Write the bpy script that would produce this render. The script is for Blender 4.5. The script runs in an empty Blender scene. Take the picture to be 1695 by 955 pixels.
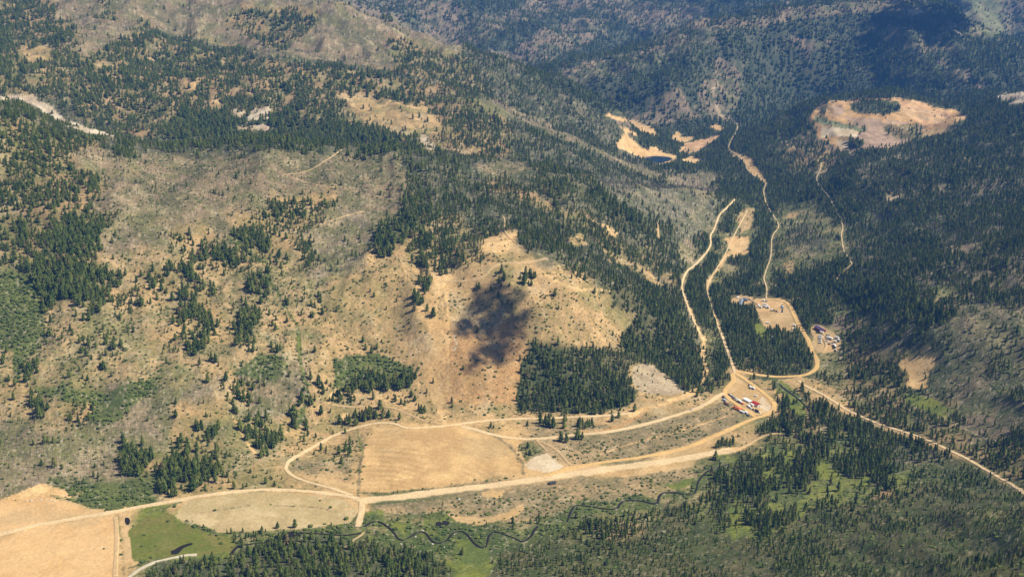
import bpy, bmesh, math, random
import numpy as np
from mathutils import Vector, Matrix

# ------------------------------------------------------------------ camera, sky, sun, exposure
sc = bpy.context.scene
W0, H0 = 1695.0, 955.0
F0 = 2046.0
PITCH = math.radians(17.0)
CAMZ = 800.0
cam_d = bpy.data.cameras.new('camera')
cam = bpy.data.objects.new('camera', cam_d)
sc.collection.objects.link(cam)
cam.location = (0, 0, CAMZ)
cam.rotation_euler = (math.radians(90) - PITCH, 0, 0)
cam_d.sensor_width = 36.0
cam_d.lens = F0 / W0 * 36.0
cam_d.clip_start = 1.0
cam_d.clip_end = 120000.0
sc.camera = cam

SUN_EL, SUN_AZ = math.radians(50), math.radians(92)      # azimuth clockwise from +Y
world = bpy.data.worlds.new('World')
sc.world = world
world.use_nodes = True
wn = world.node_tree
bg = wn.nodes['Background']
sky = wn.nodes.new('ShaderNodeTexSky')
sky.sky_type = 'NISHITA'
sky.sun_disc = False
sky.sun_elevation = SUN_EL
sky.sun_rotation = SUN_AZ
sky.altitude = 2500
sky.air_density = 1.0
sky.dust_density = 0.6
wn.links.new(sky.outputs[0], bg.inputs[0])
bg.inputs[1].default_value = 0.07
sun_d = bpy.data.lights.new('sun', 'SUN')
sun_d.energy = 5.0
sun_d.angle = math.radians(0.53)
sun_d.color = (1.0, 0.935, 0.77)
sun = bpy.data.objects.new('sun', sun_d)
sc.collection.objects.link(sun)
SUNV = Vector((math.sin(SUN_AZ) * math.cos(SUN_EL), math.cos(SUN_AZ) * math.cos(SUN_EL), math.sin(SUN_EL)))
sun.rotation_euler = SUNV.to_track_quat('Z', 'Y').to_euler()
sun.location = (1500, 1500, 3000)
sc.view_settings.view_transform = 'Standard'
sc.view_settings.look = 'None'
sc.view_settings.exposure = 0.64
sc.view_settings.gamma = 1.0
sc.cycles.max_bounces = 5
sc.cycles.diffuse_bounces = 2
sc.cycles.volume_bounces = 1
sc.cycles.caustics_reflective = False
sc.cycles.caustics_refractive = False

rng = np.random.default_rng(11)
random.seed(5)

# ------------------------------------------------------------------ helpers
def tag(o, label=None, cat=None, group=None, kind=None):
    if label: o['label'] = label
    if cat: o['category'] = cat
    if group: o['group'] = group
    if kind: o['kind'] = kind
    return o

def link(name, me, parent=None, loc=None):
    o = bpy.data.objects.new(name, me)
    sc.collection.objects.link(o)
    if parent: o.parent = parent
    if loc is not None: o.location = loc
    return o

def sm(a, b, x):
    t = np.clip((x - a) / (b - a), 0, 1)
    return t * t * (3 - 2 * t)

_nt = np.random.default_rng(3).random((256, 256))
def vnoise(x, y):
    xi = np.floor(x).astype(np.int64); yi = np.floor(y).astype(np.int64)
    fx = x - xi; fy = y - yi
    fx = fx * fx * (3 - 2 * fx); fy = fy * fy * (3 - 2 * fy)
    a = _nt[xi & 255, yi & 255]; b = _nt[(xi + 1) & 255, yi & 255]
    c = _nt[xi & 255, (yi + 1) & 255]; d = _nt[(xi + 1) & 255, (yi + 1) & 255]
    return (a * (1 - fx) + b * fx) * (1 - fy) + (c * (1 - fx) + d * fx) * fy

def fbm(x, y, s, o=4, off=0.0, gain=0.5):
    v = 0; a = 1; t = 0
    ca, sa = math.cos(0.6), math.sin(0.6)
    x = x / s + off * 17.3; y = y / s + off * 9.1
    for k in range(o):
        v = v + a * (vnoise(x, y) * 2 - 1); t += a
        x, y = (x * ca - y * sa) * 2.03 + 5.2, (x * sa + y * ca) * 2.03 + 1.3
        a *= gain
    return v / t

def ridged(x, y, s, o=4, off=0.0):
    v = 0; a = 1; t = 0
    ca, sa = math.cos(0.9), math.sin(0.9)
    x = x / s + off * 17.3; y = y / s + off * 9.1
    for k in range(o):
        v = v + a * (1 - np.abs(vnoise(x, y) * 2 - 1) * 2.0); t += a
        x, y = (x * ca - y * sa) * 2.03 + 5.2, (x * sa + y * ca) * 2.03 + 1.3
        a *= 0.5
    return v / t

SP, CP = math.sin(PITCH), math.cos(PITCH)
CX, CY = W0 / 2, H0 / 2
def tan_dep(py):
    return np.tan(PITCH + np.arctan((np.asarray(py, float) - CY) / F0))
def u_of(px, py):
    v = (np.asarray(py, float) - CY) / F0
    return (np.asarray(px, float) - CX) / F0 / (CP - v * SP)
def to_px(x, y, z):
    t = (CAMZ - z) / y
    v = np.tan(np.arctan(t) - PITCH)
    return CX + x / y * F0 * (CP - v * SP), CY + F0 * v

# ------------------------------------------------------------------ terrain heights from surveyed spots
# ('Y', spot across, spot down, forward distance) / ('z', ..., height) / ('h', spot across, forward distance, height)
SURV = """
z 0 900 0|z 250 900 -2|z 450 895 -3|z 700 890 -4|z 900 850 -3|z 1100 820 -3|z 1200 770 -2|z 600 820 1|z 300 845 0|z 0 850 2|z -150 880 0
z 700 700 12|z 850 715 6|z 600 760 3|z 470 770 6|z 1000 730 3|z 1150 700 3|z 1250 660 0|z 1215 610 0|z 1300 560 12|z 1280 505 14|z 1180 500 -5
z 1350 640 0|z 1170 420 -8|z 1240 350 -10|z 1240 300 -15|z 1200 262 -20|z 1095 262 -30|z 1060 272 -16|z 1100 276 -24|z 1200 215 -20|z 1095 250 -26
z 1300 700 2|z 1400 660 2|z 1500 715 8|z 1600 755 18|z 1700 805 30|z 1400 790 8|z 1500 860 40|z 1600 840 50|z 1300 900 25|z 1500 930 85|z 1700 940 160|z 1100 950 15|z 900 955 6|z 600 955 2|z 300 955 0
h -300 1150 0|h 850 1100 5|h 1600 950 230|h 2400 1100 330|h 2300 1500 200|h 850 500 10|h -600 600 0|h 2200 500 350
Y 100 700 1750|Y 100 600 1880|Y 100 450 2130|Y 100 300 2420|Y 300 350 2380|Y 300 280 2580|Y 500 300 2560|Y 650 300 2620|Y 560 380 2390
Y -120 600 1880|Y -120 400 2200|z -120 800 8|z 150 790 8|z 340 790 8|Y 300 700 1762|Y 330 600 1905|Y 350 480 2150
Y 440 460 2195|Y 490 540 2055|Y 500 640 1892|z 520 690 14|Y 400 690 1790
Y 640 450 2220|Y 640 560 2050|z 600 640 36|z 600 690 12
Y 730 460 2195|Y 730 600 1985|z 720 670 16
Y 830 408 2310|Y 900 428 2250|Y 860 380 2430|Y 960 450 2270|Y 1040 495 2230|Y 900 550 2070|z 880 640 26|Y 800 500 2125|Y 790 440 2210|Y 800 600 1985|z 840 680 10
Y 1000 540 2130|z 950 640 26|z 1000 685 8|z 1100 640 10|z 1170 640 2|Y 1060 560 2180
Y 800 330 2610|Y 850 350 2560|Y 950 380 2570|Y 1050 420 2560|z 1100 500 38|z 1150 580 6|Y 1100 380 2860|z 1140 440 12|z 1180 380 8
Y 700 350 2480|Y 750 390 2380
Y -120 150 2700|Y 0 167 2640|Y 100 203 2690|Y 190 226 2740|Y 400 238 2780|Y 600 244 2800|Y 700 251 2850|Y 820 263 2900|Y 950 285 3000|Y 1050 305 3150|Y 1150 322 3300|z 1210 328 22
h -120 3150 290|h 0 3080 270|h 190 3050 210|h 400 3060 185|h 600 3060 165|h 700 3080 150|h 820 3130 125|h 950 3230 90|h 1050 3380 55|h 1130 3500 20
Y -120 80 4000|Y 0 140 3450|Y 0 90 3800|Y 100 120 3600|Y 250 200 3400|Y 250 120 3800|Y 400 200 3450|Y 400 140 3740|Y 600 225 3350|Y 600 160 3720|Y 700 245 3300|Y 700 190 3570|Y 850 262 3330|Y 850 220 3560|Y 950 275 3450|z 1050 300 40
Y 230 55 4150|Y 420 88 4050|Y 640 115 4000|Y 800 162 3950|Y 900 208 3880|Y 1000 255 3830|z 1080 290 8
h 300 4280 375|h 420 4230 325|h 640 4180 280|h 800 4120 205|h 900 4030 125|h 1000 3980 50
Y -50 0 4800|Y 250 -30 4800|Y 400 40 4500|Y 540 0 4700|Y 640 35 4700|Y 800 90 4600|Y 900 135 4500|Y 1000 190 4400|Y 1045 225 4330
h 0 5600 500|h 400 5400 300|h 640 5200 230|h 800 5100 130|h 900 5000 60|h 1000 4850 10|h 1100 4900 -20
z 1300 400 15|z 1250 450 4|z 1400 400 40|z 1400 500 35|z 1350 300 42|Y 1400 300 3420|Y 1500 300 3280|Y 1600 400 2520|Y 1500 450 2400|z 1450 560 45|Y 1600 550 2040|z 1600 620 50|z 1720 620 85|z 1500 640 22|z 1400 600 8|Y 1800 480 2100|Y 1800 300 3000|Y 1690 250 3400|Y 1690 168 4050|Y 1800 130 4200
Y 1300 240 4050|Y 1350 235 4000|Y 1375 180 4330|Y 1420 172 4380|Y 1450 168 4420|Y 1520 170 4450|Y 1590 192 4300|Y 1420 250 3800|Y 1480 215 4080|Y 1550 230 3950|Y 1260 215 4500
h 1400 4750 60|h 1500 4800 50|h 1600 4700 80|h 1300 4800 0|h 1700 4600 110
z 1200 200 -10|Y 1200 130 5300|Y 1180 62 5560|Y 1100 82 5500|Y 1000 108 5380|Y 930 128 5200|Y 1300 38 5700|Y 1440 22 5800|Y 1560 60 5600|Y 1640 60 5900|Y 1750 100 5700|z 1350 170 0|Y 1500 120 5300
Y 1100 180 4980|z 1000 195 0
h 900 5700 20|h 1000 6000 40|h 1100 6200 60|h 1200 6350 80|h 1320 6500 110|h 1450 6600 140|h 1600 6700 130
Y 600 10 6900|Y 750 60 6700|Y 900 100 6500|Y 1000 60 7000|Y 900 20 7300|Y 1150 20 7300|Y 750 -20 7500|Y 1300 10 7300|Y 1500 -10 7600|Y 1620 20 7000|Y 1700 40 6900
h 850 9000 700|h -400 7000 500|h 2100 7500 450|h 0 9500 800|h 1700 9500 650|h -600 4000 400|h 2300 4000 280|h -900 2200 280|h -900 1400 60|h 1300 9200 600
"""
pts = []
for ln in SURV.strip().replace('\n', '|').split('|'):
    k, a, b, c = ln.split(); a, b, c = float(a), float(b), float(c)
    if k == 'z':
        y = (CAMZ - c) / tan_dep(b); z = c; u = u_of(a, b)
    elif k == 'Y':
        y = c; z = CAMZ - c * tan_dep(b); u = u_of(a, b)
    else:
        y = b; z = c; u = (a - CX) / F0 / 1.0
    pts.append((u * y, y, z))
P = np.array(pts)
# log-like warp keeps near points well conditioned
def warp(x, y):
    return x / 1000.0, y / 1000.0
def tps(r2):
    return 0.5 * r2 * np.log(r2 + 1e-9)
PX, PY = warp(P[:, 0], P[:, 1])
n = len(P)
K = tps((PX[:, None] - PX) ** 2 + (PY[:, None] - PY) ** 2) + np.eye(n) * 2e-4
Q = np.stack([np.ones(n), PX, PY], 1)
A = np.zeros((n + 3, n + 3)); A[:n, :n] = K; A[:n, n:] = Q; A[n:, :n] = Q.T
sol = np.linalg.solve(A, np.concatenate([P[:, 2], np.zeros(3)]))

# grid in (direction u, forward distance Y)
UI = np.arange(-0.475, 0.4751, 0.00125)
UO = 0.475 + np.cumsum(np.linspace(0.004, 0.03, 18))
US = np.concatenate([-UO[::-1], UI, UO])
ys = [420.0]
while ys[-1] < 9600:
    y = ys[-1]
    st = 0.0023 * y if y > 1230 else 18.0
    if y > 7600: st = 60.0
    ys.append(y + st)
YS = np.array(ys)
NU, NY = len(US), len(YS)
# smooth base on a coarse lattice, then bilinear
cu = np.linspace(US[0], US[-1], 190); cyl = np.exp(np.linspace(math.log(YS[0]), math.log(YS[-1]), 240))
gu, gy = np.meshgrid(cu, cyl)
gx = (gu * gy).ravel(); gyy = gy.ravel()
wx, wy = warp(gx, gyy)
base = np.zeros(len(gx))
for i in range(0, len(gx), 8000):
    s = slice(i, i + 8000)
    base[s] = tps((wx[s, None] - PX) ** 2 + (wy[s, None] - PY) ** 2) @ sol[:n] + sol[n] + sol[n + 1] * wx[s] + sol[n + 2] * wy[s]
base = base.reshape(gu.shape)
def bil(grid, ax_r, ax_c, r, c):
    ri = np.clip(np.searchsorted(ax_r, r) - 1, 0, len(ax_r) - 2); ci = np.clip(np.searchsorted(ax_c, c) - 1, 0, len(ax_c) - 2)
    fr = np.clip((r - ax_r[ri]) / (ax_r[ri + 1] - ax_r[ri]), 0, 1); fc = np.clip((c - ax_c[ci]) / (ax_c[ci + 1] - ax_c[ci]), 0, 1)
    return (grid[ri, ci] * (1 - fc) + grid[ri, ci + 1] * fc) * (1 - fr) + (grid[ri + 1, ci] * (1 - fc) + grid[ri + 1, ci + 1] * fc) * fr
GU, GY = np.meshgrid(US, YS)
GX = GU * GY
GZ = bil(base, cyl, cu, GY, GU)
hill = sm(12, 70, GZ)
far = sm(3000, 5200, GY)
GZ0 = GZ.copy()
wxx = GX + fbm(GX, GY, 400, 3, 7) * 90; wyy = GY + fbm(GX, GY, 400, 3, 8) * 90
GZ = GZ + hill * (ridged(wxx, wyy, 330, 5, 1) - 0.1) * (17 + 34 * far)
GZ = GZ + hill * (ridged(wxx / 130.0, GY / 420.0 + GX / 900.0, 1.0, 3, 6) - .1) * 11.5
GZ = GZ + far * hill * (ridged(wxx / 380.0, wyy / 1300.0, 1.0, 3, 9) - .1) * 34
GZ = GZ + hill * fbm(GX, GY, 90, 4, 2) * (8 + 4 * far)
GZ = GZ + far * sm(4900, 6600, GY) * (ridged(wxx, wyy, 1000, 4, 5)) * 105
GZ = GZ + fbm(GX, GY, 34, 4, 3, 0.6) * (0.5 + 2.0 * hill)
GZ = GZ + fbm(GX, GY, 160, 3, 4) * 1.4 * (1 - hill)

def height(x, y):
    return bil(GZ, YS, US, y, x / y)

def cast(px, py):
    """photo spot -> ground point"""
    px = np.atleast_1d(np.asarray(px, float)); py = np.atleast_1d(np.asarray(py, float))
    u = u_of(px, py); t = tan_dep(py)
    out = np.zeros((len(px), 3))
    for i in range(len(px)):
        ci = min(max(np.searchsorted(US, u[i]) - 1, 0), NU - 2)
        f = (u[i] - US[ci]) / (US[ci + 1] - US[ci])
        col = GZ[:, ci] * (1 - f) + GZ[:, ci + 1] * f
        d = col - (CAMZ - YS * t[i])
        k = np.argmax(d > 0)
        if d[k] <= 0: k = NY - 1
        k = max(k, 1)
        g = d[k - 1] / (d[k - 1] - d[k] + 1e-9); g = min(max(g, 0), 1)
        y = YS[k - 1] + g * (YS[k] - YS[k - 1])
        out[i] = (u[i] * y, y, col[k - 1] + g * (col[k] - col[k - 1]))
    return out

# ------------------------------------------------------------------ land cover
# char: colour A, colour B, live conifers, dead snags, shrubs   (linear albedo)
TY = {
 ':': ((.27,.18,.085), (.13,.12,.045), .62, .05, .35, .9),
 ',': ((.43,.28,.13), (.29,.205,.09), .05, .02, .42, .95),
 ';': ((.38,.25,.115), (.24,.18,.075), .30, .04, .40, 1.0),
 '%': ((.28,.185,.09), (.11,.105,.04), .62, .06, .30, .9),
 '#': ((.105,.095,.042), (.055,.068,.026), .97, .10, .10, 1),
 'F': ((.075,.08,.045), (.045,.058,.03), .9, .10, .05, 1),
 'n': ((.21,.15,.10), (.07,.08,.04), .55, .08, .25, .9),
 'g': ((.255,.195,.115), (.14,.13,.055), .05, .62, .5, .75),
 'G': ((.12,.11,.06), (.06,.072,.03), .62, .65, .25, .85),
 'b': ((.225,.165,.095), (.12,.11,.05), .05, .40, .5, .7),
 'r': ((.50,.42,.31), (.33,.25,.17), .06, .05, .05, .7),
 'o': ((.45,.27,.115), (.36,.21,.09), .02, .0, .26, .7),
 't': ((.60,.40,.19), (.48,.30,.13), .015, .0, .12, .6),
 's': ((.11,.125,.035), (.06,.08,.022), .06, .05, 1.0, .5),
 'e': ((.20,.165,.07), (.095,.11,.036), .33, .15, .70, .7),
 'd': ((.34,.235,.12), (.20,.155,.08), .012, .02, .55, .4),
 '.': ((.50,.335,.165), (.40,.26,.115), .004, .0, .06, .5),
 'm': ((.155,.165,.028), (.09,.115,.026), .05, .03, .12, .7),
 'p': ((.19,.185,.09), (.12,.135,.06), .12, .05, .2, .8),
 '1': ((.53,.345,.155), (.42,.265,.115), .0, .0, .0, .5),
 '2': ((.45,.345,.185), (.36,.27,.13), .0, .0, .02, .5),
 '3': ((.54,.345,.165), (.48,.295,.13), .0, .0, .0, .5),
 'w': ((.56,.46,.32), (.47,.36,.23), .0, .0, .02, .5),
 'x': ((.175,.14,.08), (.07,.08,.035), .36, .45, .50, .75),
 'q': ((.53,.33,.17), (.38,.22,.11), .01, .0, .04, .6),
 'k': ((.40,.31,.20), (.29,.22,.14), .03, .0, .15, .7),
 'v': ((.115,.13,.022), (.15,.135,.035), .0, .0, .08, .5),
 'y': ((.085,.08,.029), (.046,.062,.017), .80, .25, .42, .42),
 'R': ((.15,.125,.075), (.06,.072,.034), .80, .42, .20, .95),
 'i': ((.36,.245,.165), (.25,.17,.115), .03, .0, .06, .7),
 'M': ((.13,.145,.03), (.055,.08,.02), .10, .05, .75, .6),
 'H': ((.09,.09,.04), (.05,.065,.026), .80, .25, .2, .85),
 'Q': ((.165,.15,.095), (.09,.095,.048), .12, .6, .45, .8),
 'L': ((.37,.255,.125), (.205,.17,.075), .13, .10, .60, 1.0),
 'z': ((.145,.155,.032), (.07,.088,.026), .50, .05, .5, .9),
}
ROWS = """: 100 b 150 : 190 b 400 : 530 b 590 n 900 F 1420 n 1500 F 1590 p 1650 n 1695
: 130 b 240 : 270 b 390 : 510 b 650 n 960 n 1180 F 1330 F 1440 F 1560 n 1620 p 1660 n 1695
: 140 b 230 % 430 b 640 : 770 n 1000 F 1500 n 1600 F 1695
: 150 b 170 % 640 : 720 G 850 n 930 F 1180 n 1240 F 1480 n 1570 F 1695
: 140 G 170 % 280 : 420 % 760 G 910 F 1100 n 1230 F 1480 n 1560 F 1695
G 140 : 240 % 330 : 460 % 600 : 720 G 980 F 1160 n 1240 # 1340 n 1590 # 1695
: 80 G 200 % 380 : 440 % 620 ; 780 G 1010 F 1110 F 1200 # 1340 n 1520 # 1695
: 160 G 640 % 720 : 800 G 1020 # 1100 # 1290 n 1430 # 1300 R 1695
: 130 b 680 G 780 g 860 % 1000 G 1100 # 1380 # 1300 R 1695
: 150 b 680 G 800 g 850 % 1080 g 1180 # 1340 G 1370 # 1420 R 1695
: 150 b 440 ; 560 b 660 % 720 G 860 % 1100 g 1200 # 1400 # 1420 R 1695
: 180 b 380 ; 540 g 640 % 760 G 960 % 1130 g 1170 # 1225 e 1250 # 1290 e 1370 # 1420 R 1695
: 170 g 280 ; 340 b 380 ; 520 g 630 % 800 t 860 G 960 % 1100 g 1160 # 1200 e 1240 # 1270 x 1350 e 1400 # 1420 R 1695
: 170 L 330 ; 420 L 500 g 600 , 660 ; 720 , 900 g 960 G 1020 % 1120 g 1140 # 1200 e 1225 # 1280 e 1350 # 1420 R 1695
s 60 : 200 ; 300 L 430 L 500 g 560 , 720 t 760 , 1000 G 1040 # 1190 e 1210 # 1260 e 1290 # 1420 R 1695
s 60 : 170 ; 280 L 300 ; 390 L 540 , 700 t 740 , 900 , 1040 # 1170 e 1190 # 1240 # 1540 e 1600 # 1420 R 1695
s 60 L 200 L 300 ; 400 L 460 , 700 t 740 , 880 , 1060 # 1170 e 1190 # 1370 e 1400 e 1450 # 1560 x 1695
s 60 L 110 L 260 ; 420 L 520 , 700 t 740 o 860 , 1060 # 1160 e 1180 # 1340 e 1400 x 1500 G 1620 x 1695
L 60 L 300 L 420 L 520 ; 560 , 700 t 740 o 860 # 1010 # 1150 e 1170 # 1350 e 1400 % 1500 x 1560 G 1695
L 120 L 160 L 330 ; 400 b 510 ; 560 , 700 t 740 o 850 # 1030 , 1100 # 1150 e 1170 # 1210 , 1250 # 1330 e 1400 % 1490 x 1560 x 1695
; 60 s 160 g 340 ; 420 b 510 ; 600 , 700 , 740 o 850 # 1030 , 1200 , 1280 , 1320 % 1500 x 1550 x 1695
L 100 ; 160 g 300 ; 380 g 480 ; 520 , 700 ; 760 , 850 , 960 , 1200 , 1260 % 1420 % 1500 x 1560 % 1600 x 1695
g 300 ; 360 g 400 ; 480 , 600 1 860 d 940 d 1170 , 1240 % 1420 # 1530 % 1600 x 1695
g 290 ; 400 L 480 , 600 1 870 d 950 d 1090 . 1190 # 1240 z 1330 # 1380 z 1410 # 1470 G 1560 % 1640 % 1695
g 240 ; 340 L 480 d 590 1 860 . 940 . 1150 e 1190 # 1250 z 1300 # 1350 z 1400 # 1480 z 1520 y 1640 % 1695
g 100 s 250 , 420 . 600 d 850 d 1130 e 1180 # 1250 z 1300 # 1350 z 1440 % 1480 y 1695
. 210 m 290 . 600 e 900 e 1100 # 1160 z 1190 y 1220 z 1250 z 1340 y 1500 y 1695
. 210 m 400 e 560 e 640 e 900 y 960 % 1050 y 1180 z 1240 y 1695
. 210 m 400 H 620 H 700 e 820 y 1695
. 210 e 250 H 400 H 690 y 750 m 800 y 1695""".split('\n')
NCH = 10
TV = {k: np.array(list(a) + list(b) + [l, s, h, q]) for k, (a, b, l, s, h, q) in TY.items()}
GM = np.zeros((30, 53, NCH))
for r, row in enumerate(ROWS):
    tk = row.split(); c = 0
    for k in range(0, len(tk), 2):
        while c < 53 and (c + .5) * 32 < float(tk[k + 1]):
            GM[r, c] = TV[tk[k]]; c += 1
    while c < 53: GM[r, c] = TV[tk[-2]]; c += 1
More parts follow.
